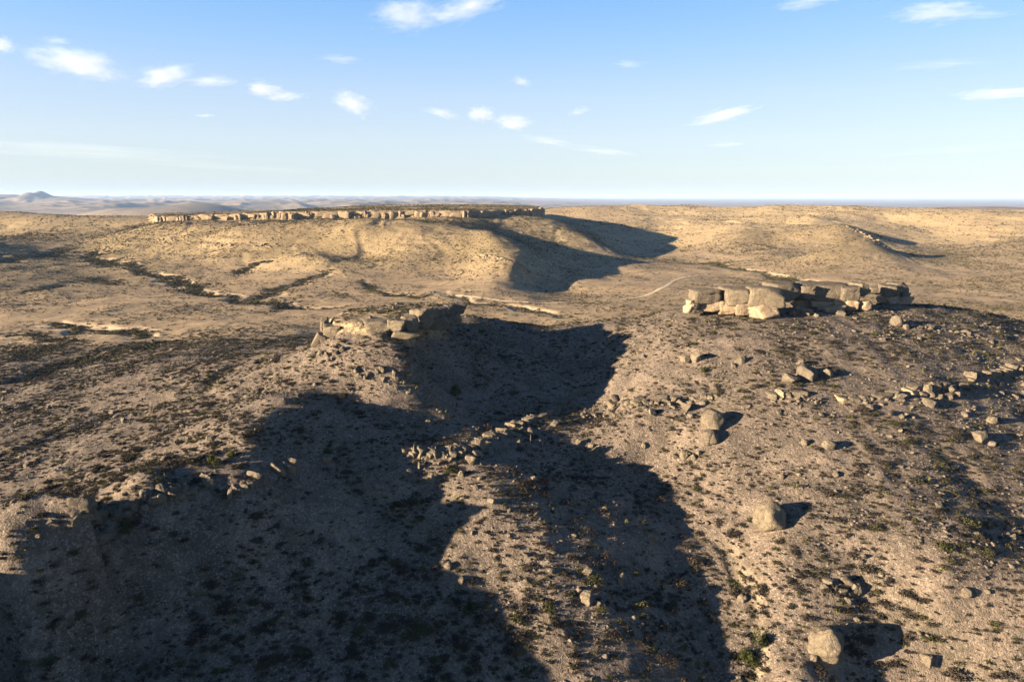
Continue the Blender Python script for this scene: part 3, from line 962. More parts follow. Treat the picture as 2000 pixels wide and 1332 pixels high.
# ledges: rows of jointed blocks along a bench
def ledge(label, pts, wpx, hm, dep, meshes, seed, group='rock ledges along the bench', name='rock_ledge', cat='rock ledge', jit=0.25, part='block', rows_=1, debris=1.9):
    """Jointed blocks whose tops are flush with the bench behind them, and what has fallen off in front."""
    rs = np.random.default_rng(seed)
    P = np.array([hit(*p) for p in pts])
    L = np.r_[0, np.cumsum(np.hypot(*(P[1:, :2] - P[:-1, :2]).T))]
    root = empty(name, (P[0, 0], P[0, 1], P[0, 2] + CAMZ))
    tag(root, label, cat, group)
    R0 = Vector(root.location)
    for row in range(rows_):
        s = row * 1.3
        while s < L[-1]:
            x = np.interp(s, L, P[:, 0]); y = np.interp(s, L, P[:, 1])
            m = pxm(x, y, float(H(x, y)))
            w = wpx[0] * m * (wpx[1] / wpx[0]) ** (rs.random() ** 1.1)
            s2 = min(s + w, L[-1] + 1e-3)
            xa, ya = np.interp(s + w * .5, L, P[:, 0]), np.interp(s + w * .5, L, P[:, 1])
            ang = math.atan2(np.interp(s2, L, P[:, 1]) - y, np.interp(s2, L, P[:, 0]) - x + 1e-6)
            s += w * rs.uniform(.78, .98)
            if rs.random() < 0.09:
                s += w * rs.random()
                continue
            h = hm * rs.uniform(0.75, 1.3) * (1 - .35 * row)
            d = dep * rs.uniform(0.9, 1.5)
            nx_, ny_ = -math.sin(ang), math.cos(ang)                # uphill side
            if float(H(xa + 2 * nx_, ya + 2 * ny_)) < float(H(xa - 2 * nx_, ya - 2 * ny_)):
                nx_, ny_ = -nx_, -ny_
            o_ = d * .35 - row * dep * .55 + rs.normal() * jit
            xo, yo = xa + nx_ * o_, ya + ny_ * o_
            top = float(H(xo + nx_ * d * .3, yo + ny_ * d * .3)) + h * rs.uniform(-.05, .30)
            if row:
                top = float(H(xo, yo)) + h * rs.uniform(.3, .6)
            link(part, meshes[rs.integers(len(meshes))], root, Vector((xo, yo, top - h * .5 + CAMZ)) - R0,
                 (rs.normal() * .10, rs.normal() * .10, ang + rs.normal() * .22 + (math.pi if rs.random() < .5 else 0)), (w * .57, d * .55, h * .55))
    n = int(debris * L[-1] / (0.5 * dep))
    for _ in range(n):
        s = rs.random() * L[-1]
        x, y = np.interp(s, L, P[:, 0]), np.interp(s, L, P[:, 1])
        e = rs.exponential(1.3) * dep
        gx, gy = float(H(x + 1, y) - H(x - 1, y)), float(H(x, y + 1) - H(x, y - 1))
        gl = math.hypot(gx, gy) + 1e-6
        x, y = x - gx / gl * e, y - gy / gl * e
        q = dep * min(rs.lognormal(-1.75, .5), .5)
        link('fallen_stone', SMALL[rs.integers(8)], root, Vector((x, y, float(H(x, y)) + CAMZ + q * .25)) - R0, (rs.normal() * .4, rs.normal() * .4, rs.random() * 6.3), (q * rs.uniform(.8, 1.4), q, q * .8))
    return root


ledge('row of rounded blocks stepping down the left ridge in half shade', [(172,1022),(205,1012),(240,990),(270,985),(300,970),(335,965),(365,955),(395,950),(408,940)], (8, 24), 2.4, 2.6, BLOCK + ROUND, 11, rows_=2)
ledge('tall columnar block ledge standing in shade right of the rounded row', [(444,972),(470,962),(500,950),(530,938),(555,930),(580,922)], (8, 17), 3.4, 2.4, BLOCK, 12, jit=.2)
ledge('cracked ledge of upright slabs across the middle spur', [(785,890),(815,884),(840,885),(865,884),(885,888),(900,880),(925,872),(950,868)], (8, 26), 3.0, 2.6, BLOCK + SHARP[:3], 13, rows_=2)
ledge('shaded ledge climbing right along the upper spur to the gully', [(965,856),(990,838),(1020,826),(1050,815),(1075,800),(1100,786),(1130,770),(1160,762)], (8, 26), 2.6, 2.6, BLOCK + SHARP[:3], 14, jit=.5, rows_=2)
ledge('short rubbly ledge of slabs right of the gully', [(1192,780),(1220,788),(1250,792),(1285,784),(1320,782),(1350,785),(1375,780),(1400,778)], (8, 26), 2.2, 2.6, SHARP + BLOCK, 15, jit=.6, rows_=2)
ledge('long thin sunlit ledge with cream foot across the right slope', [(1500,778),(1530,776),(1560,774),(1590,776),(1620,780),(1650,782),(1680,784),(1700,782),(1730,776),(1770,770),(1795,764)], (9, 36), 1.9, 2.6, BLOCK + PALEB[:2], 16, jit=.3)
ledge('broken ledge running off at the right edge of picture', [(1880,758),(1905,748),(1930,740),(1960,733),(2000,722),(2030,715)], (9, 18), 2.2, 2.2, BLOCK + SHARP, 17, jit=.6)
ledge('low broken ledge on the sunny slope above the middle spur', [(690,740),(730,738),(770,745),(800,750)], (7, 13), 1.3, 1.4, SHARP + BLOCK, 18, jit=.8)
ledge('small ledge of grey slabs on the right crest', [(1790,640),(1830,640),(1860,648),(1900,655),(1935,668)], (9, 18), 1.6, 2.0, SHARP + BLOCK, 19, jit=.8)
# small rock bands on the slope of the mesa
ledge('sunlit rock band on the nose of the mesa slope', [(930,502),(955,503),(980,507),(1000,512),(1018,519),(1030,526)], (4, 14), 3.2, 4.0, CLIFF, 21, 'rock bands on the mesa slope', debris=.5, jit=1.2)
ledge('pale rock band low on the left mesa slope', [(305,470),(325,468),(345,471)], (3, 9), 2.2, 3, CLIFF, 22, 'rock bands on the mesa slope', debris=.5, jit=1.2)
ledge('pale rock band mid way along the mesa slope', [(375,473),(400,476),(425,477),(450,480)], (3, 9), 1.8, 3, CLIFF, 23, 'rock bands on the mesa slope', debris=.5, jit=1.5)
ledge('thin rock band above the dark hollow on mesa slope', [(495,482),(530,480),(560,481),(590,477)], (3, 9), 1.8, 3, CLIFF, 24, 'rock bands on the mesa slope', debris=.5, jit=1.5)
ledge('fallen rocks under the mesa cliff left of its middle', [(470,434),(485,437),(498,440),(508,441)], (3, 6), 3.0, 2.6, CLIFF, 25, 'rock bands on the mesa slope', debris=.5, jit=3)
ledge('dark rocky crest on the spur of the rolling hills', [(1640,441),(1670,450),(1695,462),(1712,472),(1735,486)], (3, 9), 2.4, 3.4, CLIFF, 26, 'rock bands on the rolling hills', debris=.5, jit=2.5)

# ------------------------------------------------------------------ mesa cliff: jointed columns along the rim
rs = np.random.default_rng(33)
front = np.array(MESA[:18])
L = np.r_[0, np.cumsum(np.hypot(*(front[1:] - front[:-1]).T))]
cl_root = empty('mesa_cliff', (float(front[8, 0]), float(front[8, 1]) - 4, float(H(front[8, 0], front[8, 1] - 6)) + CAMZ))
tag(cl_root, 'long pale limestone cliff band around the rim of the mesa', 'cliff')
s = 0.0
while s < L[-1]:
    w = 3.0 * (20.0 / 3.0) ** rs.random()
    sm = s + w * .5
    x = np.interp(sm, L, front[:, 0]); y = np.interp(sm, L, front[:, 1])
    e = 4.0
    tx_, ty_ = np.interp(sm + e, L, front[:, 0]) - np.interp(sm - e, L, front[:, 0]), np.interp(sm + e, L, front[:, 1]) - np.interp(sm - e, L, front[:, 1])
    ang = math.atan2(ty_, tx_)
    nxo, nyo = math.sin(ang), -math.cos(ang)          # outward
    # follow the wobbling rim
    wob = 3.5 * float(pn(x / 24, y / 24, 61)) + 2.2 * float(pn(x / 9, y / 9, 63))
    out = wob - 3.6 + rs.normal() * 1.5
    xo, yo = x + nxo * out, y + nyo * out
    zt = float(H(x - nxo * (9 - wob), y - nyo * (9 - wob)))
    zb = float(H(x + nxo * (7 + wob), y + nyo * (7 + wob)))
    s += w * rs.uniform(0.42, 0.70)
    hh = max(zt - zb, 1.2)
    h = hh * (rs.uniform(0.4, 0.8) if rs.random() < .4 else rs.uniform(.9, 1.1))
    d = rs.uniform(6, 10)
    link('rock_column', CLIFF[rs.integers(len(CLIFF))], cl_root,
         (xo - cl_root.location.x, yo - cl_root.location.y, zt + rs.uniform(-2.2, .1) - (0 if h > .85 * hh else rs.uniform(0, hh - h)) - h * .5 + CAMZ - cl_root.location.z),
         (rs.normal() * .05, rs.normal() * .05, ang + rs.normal() * .15 + (math.pi if rs.random() < .5 else 0)), (w * .58, d * .5, h * .56))

# ------------------------------------------------------------------ left knoll caprock
kn_root = empty('caprock_outcrop', (-41, 192, float(H(-41, 190)) + CAMZ))
tag(kn_root, 'dark streaked caprock wall around the flat topped left knoll', 'rock outcrop')
rs = np.random.default_rng(44)


def wall_block(root, part, px0, px1, pytop, pybase, y, depth, mesh, yaw=0.0, zoff=0.0):
    """A block whose front face spans the given photo pixels at distance y."""
    def ztoy(py):
        t = (666 - py) / FPX
        return y * (t * CP - SP) / (CP + t * SP)
    zt, zb = ztoy(pytop), ztoy(pybase)
    d = y * CP - 0.5 * (zt + zb) * SP
    x0, x1 = (px0 - 1000) / FPX * d, (px1 - 1000) / FPX * d
    w, h = x1 - x0, zt - zb
    c = ((x0 + x1) / 2 - root.location.x, y + depth * .45 - root.location.y, (zt + zb) / 2 + CAMZ + zoff - root.location.z)
    return link(part, mesh, root, c, (rs.normal() * .03, rs.normal() * .03, yaw + rs.normal() * .03), (w * .60, depth * .5, h * .55))


KB = [  # px0, px1, top, base, distance, depth, yaw
 (627,662,637,662,200.5,7,0.3),(622,636,626,650,203,6,0.2),(630,664,640,664,198,6,0.1),(655,676,637,655,199,4,0.2),(672,690,632,652,199.5,4,0.0),(688,704,633,651,198,4,0.1),
 (700,716,632,652,196,4,0.0),(713,762,629,654,193.5,7,0.03),(758,788,627,650,193.5,6,-0.08),(784,812,622,649,196,6,0.35),(806,834,606,646,203,7,0.75),(826,846,604,640,209,6,0.8),
 (842,862,604,622,216,5,0.6),(852,872,602,620,221,5,0.5),(846,870,620,643,213,5,0.5),(866,884,598,622,227,6,0.6),(874,900,596,616,231,7,0.4),(868,896,615,636,226,6,0.5),(832,852,624,645,207,5,0.5),
]
for k, b in enumerate(KB):
    wall_block(kn_root, 'rock_block', b[0], b[1], b[2], b[3], b[4], b[5], WALLS[k % len(WALLS)], b[6])
# lower overhanging shelf under the wall
for k, b in enumerate([(704,768,662,674,190.5,5,0.02),(764,812,652,664,192,5,0.1),(690,724,658,668,192,4,0),(744,772,672,681,189,3,.1),(612,634,655,678,198,4,.4)]):
    wall_block(kn_root, 'shelf_block', b[0], b[1], b[2], b[3], b[4], b[5], BLOCK[(k * 3) % 8], b[6])

# ------------------------------------------------------------------ right caprock
rc_root = empty('caprock_outcrop', (86, 222, float(H(86, 222)) + CAMZ))
tag(rc_root, 'sunlit caprock of dark blocks on cream bases crowning the right hill', 'rock outcrop')
RB = [  # upper dark blocks
 (1358,1408,567,594,228,9,0.05),(1406,1430,568,590,233,7,-0.1),(1422,1474,565,597,226,9,0.0),(1470,1530,564,600,224,10,-0.10),(1512,1560,556,590,236,9,0.25),
 (1556,1580,557,588,240,8,0.2),(1570,1658,556,589,238,9,-0.05),(1568,1590,560,586,236,6,0.1),(1650,1682,561,590,236,7,-0.1),(1676,1698,556,580,244,7,0.3),
 (1732,1758,559,580,252,6,0.0),(1746,1772,553,577,256,6,0.3),(1700,1734,562,576,258,5,0.1),(1764,1776,572,584,254,3,0)]
for k, b in enumerate(RB):
    wall_block(rc_root, 'rock_block', b[0], b[1], b[2], b[3], b[4], b[5], WALLS[(k + 3) % len(WALLS)], b[6])
RP = [  # cream lower band
 (1366,1412,590,611,229,8,0.05),(1408,1446,590,614,228,7,0.0),(1440,1480,593,616,226,7,0.0),(1474,1524,597,624,222.5,8,-0.12),(1342,1360,596,612,227,4,0.3),(1345,1356,587,599,228,3,0.1),
 (1582,1640,586,602,238.5,7,0.0),(1634,1664,586,606,237,6,-0.05),(1656,1682,588,607,236,6,-0.1),(1730,1757,578,594,252.5,5,0.0),(1756,1782,582,596,253,4,0.2),(1686,1703,590,606,236,2.5,0.1),
 (1610,1650,600,612,234,4,0.1),(1556,1590,588,601,241,6,0.1)]
for k, b in enumerate(RP):
    wall_block(rc_root, 'cream_base', b[0], b[1], b[2], b[3], b[4], b[5], PALEB[k % len(PALEB)], b[6])
pile('fallen angular blocks in front of the right caprock', [(1562,606,26,18),(1578,610,18,16),(1640,611,16,12),(1548,612,12,9),(1596,616,10,8),(1674,622,12,9)])

# ------------------------------------------------------------------ plants
def blades(rs, n, spread, length, width, up=0.35, base_r=0.1, bend=0.2):
    """Narrow tapering blades fanning out of one base."""
    co, fc = [], []
    for _ in range(n):
        a = rs.random() * 6.283; el = up + (1.5 - up) * rs.random() ** 0.8
        l = length * rs.uniform(.7, 1.1)
        dv_ = np.array([math.cos(a) * math.cos(el) * spread, math.sin(a) * math.cos(el) * spread, math.sin(el)])
        side = np.array([-math.sin(a), math.cos(a), 0]) * width * .5
        b = np.array([math.cos(a), math.sin(a), 0]) * base_r * rs.random()
        mid = b + dv_ * l * .55
        tip = b + dv_ * l - np.array([0, 0, bend * l * math.cos(el)])
        k = len(co)
        co += [b - side, b + side, mid + side * .8, mid - side * .8, tip]
        fc += [(k, k + 1, k + 2, k + 3), (k + 3, k + 2, k + 4)]
    return co, fc


def twigs(rs, n, height, leaf, nleaf):
    """A loose dome of bare branches with small leaf clusters."""
    co, fc = [], []
    for _ in range(n):
        a = rs.random() * 6.283; el = rs.uniform(0.25, 1.5)
        l = height * rs.uniform(.65, 1.15) * (0.85 + 0.3 * math.cos(el))
        dv_ = np.array([math.cos(a) * math.cos(el), math.sin(a) * math.cos(el), math.sin(el) * .75])
        side = np.cross(dv_, rs.normal(size=3)); side *= 0.022 / (np.linalg.norm(side) + 1e-6)
        b = np.array([math.cos(a), math.sin(a), 0]) * .08
        tip = b + dv_ * l
        k = len(co)
        co += [b - side, b + side, tip]
        fc += [(k, k + 1, k + 2)]
        for _ in range(nleaf):
            c = b + dv_ * l * rs.uniform(.4, 1.0) + rs.normal(size=3) * .09 * height
            c[2] = abs(c[2])
            t1 = rs.normal(size=3); t1 /= np.linalg.norm(t1)
            t2 = np.cross(t1, rs.normal(size=3)); t2 /= np.linalg.norm(t2) + 1e-6
            sz = leaf * rs.uniform(.5, 1.2)
            k = len(co)
            co += [c - t1 * sz, c + t2 * sz * .55, c + t1 * sz, c - t2 * sz * .55]
            fc += [(k, k + 1, k + 2, k + 3)]
    return co, fc


def shrub_mesh(name, seed, n, height, leaf, nleaf, mat):
    rs = np.random.default_rng(seed)
    co, fc = twigs(rs, n, height, leaf, nleaf)
    return mesh_np(name, co, fc, [mat])


SHRUB = [shrub_mesh('bare_shrub', 10 + k, 80, 1.0, .11, 6, M_TWIG) for k in range(4)] + [shrub_mesh('leafy_shrub', 20 + k, 70, 1.0, .12, 6, M_OLIVE) for k in range(3)]
LOWS = [shrub_mesh('low_scrub', 30 + k, 12, 1.0, .32, 3, M_SCRUB) for k in range(4)] + [shrub_mesh('low_twig', 40 + k, 12, 1.0, .26, 2, M_TWIG) for k in range(2)]
NEARS = [shrub_mesh('near_scrub', 50 + k, 30, 1.0, .16, 6, M_TWIG) for k in range(4)] + [shrub_mesh('near_leafy', 60 + k, 30, 1.0, .16, 6, M_OLIVE) for k in range(2)]


def yucca_mesh(seed):
    rs = np.random.default_rng(seed)
    co, fc = blades(rs, 70, 1.0, 1.0, .085, .12, .12, .12)
    return mesh_np('yucca_blades', co, fc, [M_YUCCA])


YUC = [yucca_mesh(k) for k in range(5)]


def juniper_parts(seed):
    rs = np.random.default_rng(seed)
    co, fc = [], []
    lobes = [(rs.normal(size=3) * np.array([.42, .42, .22]) + np.array([0, 0, .55]), rs.uniform(.28, .45)) for _ in range(9)]
    for c, r in lobes:
        for _ in range(130):
            d = rs.normal(size=3); d /= np.linalg.norm(d)
            p = c + d * r * rs.uniform(.6, 1.08)
            p[2] = max(p[2], .03)
            t1 = rs.normal(size=3); t1 /= np.linalg.norm(t1)
            t2 = np.cross(t1, d); t2 /= np.linalg.norm(t2) + 1e-6
            sz = .075 * rs.uniform(.6, 1.3)
            k = len(co)
            co += [p - t1 * sz, p + t2 * sz * .6, p + t1 * sz, p - t2 * sz * .6]
            fc.append((k, k + 1, k + 2, k + 3))
    crown = mesh_np('juniper_crown', co, fc, [M_JUNIPER])
    co, fc = [], []
    for q in range(5):
        a = rs.random() * 6.28
        tip = np.array([math.cos(a) * .35, math.sin(a) * .35, .6]); n = 5
        for ring, (t, r) in enumerate(((0, .055), (.5, .04), (1, .02))):
            for j in range(n):
                b = j / n * 6.283
                co.append(tip * t + np.array([math.cos(b) * r, math.sin(b) * r, -.05 if ring == 0 else 0]))
        o0 = q * 3 * n
        for ring in range(2):
            for j in range(n):
                fc.append((o0 + ring * n + j, o0 + ring * n + (j + 1) % n, o0 + (ring + 1) * n + (j + 1) % n, o0 + (ring + 1) * n + j))
    trunk = mesh_np('juniper_stems', co, fc, [M_TWIG])
    return crown, trunk


def juniper(px, py, w, h, seed, label):
    x, y, zr = hit(px, py + .4 * h)
    m = pxm(x, y, zr)
    root = empty('juniper_bush', (x, y, zr + CAMZ - .05))
    tag(root, label, 'bush', 'dark green bushes')
    c, t = juniper_parts(seed)
    sc = (w * m * .62, w * m * .62, h * m * .95)
    link('crown', c, root, scl=sc)
    link('stem', t, root, scl=sc)


juniper(889, 766, 27, 19, 1, 'single dense dark green bush in the shaded saddle')
juniper(1486, 1252, 30, 34, 2, 'tall yellow green bush in the gully at bottom right')
juniper(247, 1031, 30, 22, 3, 'black green bush under left tip of the lowest ledge')
juniper(421, 899, 26, 20, 4, 'dark bush on the left ridge crest above the columnar ledge')
juniper(1375, 722, 15, 12, 5, 'small dark bush below the split flat block')
juniper(1460, 1285, 34, 26, 6, 'wide dark bush left of the yellow green gully bush')
juniper(455, 885, 18, 14, 7, 'smaller dark bush right of the crest bush on left ridge')


def stalk_mesh(seed):
    rs = np.random.default_rng(seed)
    co, fc = [], []
    n = 6
    prof = [(0, .045), (.4, .04), (.8, .03), (1.0, .012)]
    lean = rs.normal(size=2) * .05
    for t, r in prof:
        for j in range(n):
            b = j / n * 6.283
            co.append((lean[0] * t + math.cos(b) * r, lean[1] * t + math.sin(b) * r, t * 3.4))
    for q in range(len(prof) - 1):
        for j in range(n):
            fc.append((q * n + j, q * n + (j + 1) % n, (q + 1) * n + (j + 1) % n, (q + 1) * n + j))
    return mesh_np('stalk', co, fc, [M_STALK])


for k, (px, py, hpx, label) in enumerate([
        (981,669,20,'tallest pale flower stalk on a sotol in the shaded saddle'), (1036,872,25,'pale flower stalk on a sotol right of the tall pillar rock'),
        (664,923,15,'short flower stalk on a sotol in the dark draw'), (363,962,20,'leaning dark flower stalk beside the lowest left ledge'),
        (322,934,12,'dry leaning stalk on sunny side of the left ridge')]):
    x, y, zr = hit(px, py)
    root = empty('sotol', (x, y, zr + CAMZ))
    tag(root, label, 'sotol plant', 'sotols with a flower stalk')
    link('rosette', YUC[k], root, rot=(0, 0, k), scl=(.75, .75, .7))
    hs = hpx * pxm(x, y, zr) * 1.06
    link('flower_stalk', stalk_mesh(k), root, scl=(1.0, 1.0, hs / 3.4))


# ------------------------------------------------------------------ scatter
def zone(px, py):
    """Where on the hill a thing lies, in words."""
    crest = np.interp(px, [0, 180, 430, 560, 640], [1110, 1022, 900, 780, 690])
    if px < 640 and py < crest:
        return 'the sunny left flank' if py > 830 else 'the upper sunny left flank'
    if 620 <= px <= 905 and py < 640:
        return 'the flat top of the left knoll'
    if px < 900 and py >= 1000:
        return 'the dark bottom left slope' if px < 450 else 'the dark draw at bottom left of centre'
    if px < 780 and py >= 780:
        return 'the shaded draw under the left ridge'
    if px < 1180 and py < 780:
        return 'the shaded saddle right of the left knoll'
    if px < 1240 + max(0, py - 860) * .55:
        return 'the half lit middle spur'
    if py < 700:
        return 'the slope just under the right caprock'
    if py < 800:
        return 'the slope between caprock and ledge on the right'
    if py < 1000:
        return 'the sunlit right slope below the ledge'
    if px > 1700:
        return 'the lower right slope near the edge'
    return 'the lower right spur around the huge boulders'


LANDMARKS = [(1393,840,'stacked pair of round boulders'),(1351,702,'split flat block'),(1450,704,'small leaning slab'),(1581,731,'trio of blocky boulders'),(1621,870,'rounded tan boulder'),
 (1755,630,'pale boulder below the caprock'),(1838,765,'jumbled slabs'),(1919,857,'long angular boulder'),(1508,1011,'huge upright boulder'),(1621,1270,'huge egg shaped boulder'),
 (1452,1169,'round rock on the gully rim'),(1650,1150,'heap of broken blocks'),(1890,1166,'pair of rocks at lower right'),(1815,1300,'pale rock in the bottom right corner'),(1148,1170,'cube shaped boulder'),
 (1216,1130,'craggy rock in the hollow'),(951,738,'biggest pale saddle rock'),(836,826,'rounded rock above the middle ledge'),(940,867,'tall pillar rock'),(842,936,'pyramid shaped boulder'),
 (929,952,'pointed rock below the middle ledge'),(510,948,'columnar ledge'),(300,975,'rounded block ledge'),(165,1077,'lone tan rock at lower left'),(563,1045,'small round rock in the draw'),
 (890,1125,'sun touched pale rock'),(965,982,'tan rock on the spur crest'),(1258,873,'small rock by the gully head'),(1160,876,'huddled rocks left of the gully'),(1300,783,'short rubbly ledge'),
 (1600,778,'long thin right ledge'),(1430,600,'right caprock'),(1650,590,'caprock right half'),(760,655,'left knoll wall'),(889,766,'dense green saddle bush'),(1486,1252,'yellow green gully bush'),
 (421,899,'dark crest bush'),(981,660,'tallest flower stalk'),(1075,805,'shaded upper ledge'),(1940,740,'broken ledge at right edge'),(640,690,'rocks under the knoll left end'),(634,897,'half buried ribbed rock')]
_LM = np.array([l[:2] for l in LANDMARKS], float)
_DIRS = ['right of', 'up right of', 'above', 'up left of', 'left of', 'down left of', 'below', 'down right of']
_ORD = ['nearest'] + [w_ + ' nearest' for w_ in 'second third fourth fifth sixth seventh eighth ninth tenth eleventh twelfth thirteenth fourteenth fifteenth sixteenth seventeenth eighteenth nineteenth twentieth'.split()]


def name_each(objs, noun, cat, group_of):
    """Say which one: its kind, and its rank on one side of the landmark next to it."""
    sect = {}
    for o, px_, py_, adj in objs:
        v = np.array([px_, py_]) - _LM
        k = int(np.argmin((v ** 2).sum(1)))
        d = int(round(math.atan2(-v[k, 1], v[k, 0]) / (math.pi / 4))) % 8
        sect.setdefault((adj, k, d), []).append((float(np.hypot(*v[k])), o, px_, py_))
    for (adj, k, d), lst in sect.items():
        lst.sort(key=lambda q: q[0])
        for _, o, _, _ in lst[20:]:
            bpy.data.objects.remove(o, do_unlink=True)
        for r, (_, o, px_, py_) in enumerate(lst[:20]):
            lead = 'only' if len(lst) == 1 else (_ORD[r] if r < len(_ORD) else 'number %d away' % (r + 1))
            text = '%s %s%s %s the %s' % (lead, adj + ' ' if adj else '', noun, _DIRS[d], LANDMARKS[k][2])
            tag(o, text, cat, group_of(adj) + ' ' + zone(px_, py_))


def scatter_pts(n, y0, y1, margin=1.12, seed=0, bias=1.0):
    rs = np.random.default_rng(seed)
    y = np.sqrt(rs.random(n) ** bias * (y1 ** 2 - y0 ** 2) + y0 ** 2)
    half = 0.775 * (y + 10) * margin
    return (rs.random(n) * 2 - 1) * half, y, rs


OBST = []          # (x, y, r) of big rocks: keep plants off them
for o in COL.objects:
    if o.type == 'MESH' and o.name.split('.')[0] in ('boulder',):
        OBST.append((o.location.x, o.location.y, o.scale.x))
OBST = np.array(OBST)


def clear_of(x, y, pad=.2):
    ok = np.ones(len(x), bool)
    for ox, oy, r in OBST:
        ok &= (x - ox) ** 2 + (y - oy) ** 2 > (r + pad) ** 2
    return ok


def gn_scatter(name, meshes, x, y, z, rot, scl, idx, label, cat):
    """One mesh of points; geometry nodes put a plant or stone on each."""
    coll = bpy.data.collections.new(name + '_kinds')
    for k, me in enumerate(meshes):
        coll.objects.link(bpy.data.objects.new('%s_kind_%02d' % (name, k), me))
    me = bpy.data.meshes.new(name)
    n = len(x)
    me.vertices.add(n)
    me.vertices.foreach_set('co', np.stack([x, y, z], 1).astype(np.float32).ravel())
    for nm, arr in (('rot', rot), ('scl', scl)):
        a = me.attributes.new(nm, 'FLOAT_VECTOR', 'POINT')
        a.data.foreach_set('vector', np.asarray(arr, np.float32).ravel())
    a = me.attributes.new('idx', 'INT', 'POINT')
    a.data.foreach_set('value', np.asarray(idx, np.int32))
    o = link(name, me)
    tag(o, label, cat, None, 'stuff')
    ng = bpy.data.node_groups.new(name + '_nodes', 'GeometryNodeTree')
    ng.interface.new_socket('Geometry', in_out='INPUT', socket_type='NodeSocketGeometry')
    ng.interface.new_socket('Geometry', in_out='OUTPUT', socket_type='NodeSocketGeometry')
    N = ng.nodes.new
    gi, go = N('NodeGroupInput'), N('NodeGroupOutput')
    ci = N('GeometryNodeCollectionInfo')
    ci.inputs['Collection'].default_value = coll
    ci.inputs['Separate Children'].default_value = True
    ci.inputs['Reset Children'].default_value = True
    ip = N('GeometryNodeInstanceOnPoints')
    ip.inputs['Pick Instance'].default_value = True

    def named(nm, typ):
        q = N('GeometryNodeInputNamedAttribute')
        q.data_type = typ
        q.inputs['Name'].default_value = nm
        return q.outputs[0]
    ng.links.new(gi.outputs[0], ip.inputs['Points'])
    ng.links.new(ci.outputs[0], ip.inputs['Instance'])
    ng.links.new(named('idx', 'INT'), ip.inputs['Instance Index'])
    e2r = N('FunctionNodeEulerToRotation')
    ng.links.new(named('rot', 'FLOAT_VECTOR'), e2r.inputs[0])
    ng.links.new(e2r.outputs[0], ip.inputs['Rotation'])
    ng.links.new(named('scl', 'FLOAT_VECTOR'), ip.inputs['Scale'])
    ng.links.new(ip.outputs[0], go.inputs[0])
    md_ = o.modifiers.new('scatter', 'NODES')
    md_.node_group = ng
    return o


def visible(x, y, zr):
    """True where nothing of the terrain stands between camera and point (rough)."""
    t = np.linspace(.45, .985, 40)[:, None]
    return (H(x[None] * t, y[None] * t) < zr[None] * t + .15).all(0)


damp_of = lambda x, y: H(x, y, DAMP)
pale_of = lambda x, y: H(x, y, PALE)

# shrubs on the near hill
x, y, rs = scatter_pts(125000, 84, 345, seed=1)
dens = 0.40 + 0.60 * pn(x / 24, y / 24, 150) + 0.25 * (1 - sstep(110, 170, y)) + 0.35 * pn(x / 7, y / 7, 151) + 1.2 * damp_of(x, y)
keep = (rs.random(len(x)) < np.clip(dens, 0.05, 1)) & clear_of(x, y, .5)
x, y = x[keep], y[keep]
zr = H(x, y)
size = np.clip(rs.lognormal(-0.95, .48, len(x)), .16, 1.7) * (1 + .5 * damp_of(x, y)) * (1.22 - .22 * sstep(105, 170, y))
px, py, dd = project(x, y, zr + CAMZ)
vis = (px > 6) & (px < 1994) & (py > 560) & (py < 1326) & visible(x, y, zr)
score = np.where(vis, size / dd, 0)
order = np.argsort(-score)
big, rest = order[:290], order[290:]
named_ = []
for k in big:
    olive = rs.random() < .3
    me = SHRUB[4 + rs.integers(3)] if olive else SHRUB[rs.integers(4)]
    w = size[k] * rs.uniform(.9, 1.25)
    o = link('desert_shrub', me, None, (x[k], y[k], zr[k] + CAMZ - .04), (0, 0, rs.random() * 6.28), (w, w, size[k] * rs.uniform(.75, 1.0)))
    named_.append((o, px[k], py[k], 'olive leafy' if olive else 'grey twiggy'))
name_each(named_, 'shrub', 'shrub', lambda a: a + ' shrubs on')
n = len(rest)
sr = size[rest]
gn_scatter('desert_scrub', NEARS, x[rest], y[rest], zr[rest] + CAMZ - .03, np.stack([np.zeros(n), np.zeros(n), rs.random(n) * 6.28], 1),
           np.stack([sr * 1.1, sr * 1.1, sr * .8], 1), np.where(rs.random(n) < .72, rs.integers(0, 4, n), rs.integers(4, 6, n)),
           'grey brown scrub scattered thickly over the near hill', 'scrub')

# yuccas and sotols
x, y, rs = scatter_pts(1500, 86, 330, margin=1.02, seed=2)
dens = 0.14 + 0.5 * pn(x / 30, y / 30, 160) + 0.22 * (y > 165) - .12 * (y > 250)
keep = (rs.random(len(x)) < np.clip(dens, 0.03, 1)) & clear_of(x, y, .4)
x, y = x[keep], y[keep]
kx = rs.uniform(-58, -22, 70); ky = rs.uniform(197, 236, 70)
kk = inside([(-57, 203), (-41, 195), (-31, 199), (-22, 228), (-26, 236), (-40, 235), (-58, 222)], kx, ky)
x = np.r_[x, kx[kk]]; y = np.r_[y, ky[kk]]
zr = H(x, y)
px, py, dd = project(x, y, zr + CAMZ)
vis = (px > 6) & (px < 1994) & (py > 560) & (py < 1326) & visible(x, y, zr)
ids = np.where(vis)[0][:285]
print('yuccas', len(ids))
named_ = []
for k in ids:
    sz = rs.uniform(.45, 1.0)
    o = link('yucca', YUC[rs.integers(5)], None, (x[k], y[k], zr[k] + CAMZ - .03), (0, 0, rs.random() * 6.28), (sz, sz, sz * rs.uniform(.8, 1.1)))
    named_.append((o, px[k], py[k], 'yellow green'))
name_each(named_, 'yucca tuft', 'yucca', lambda a: 'yuccas on')

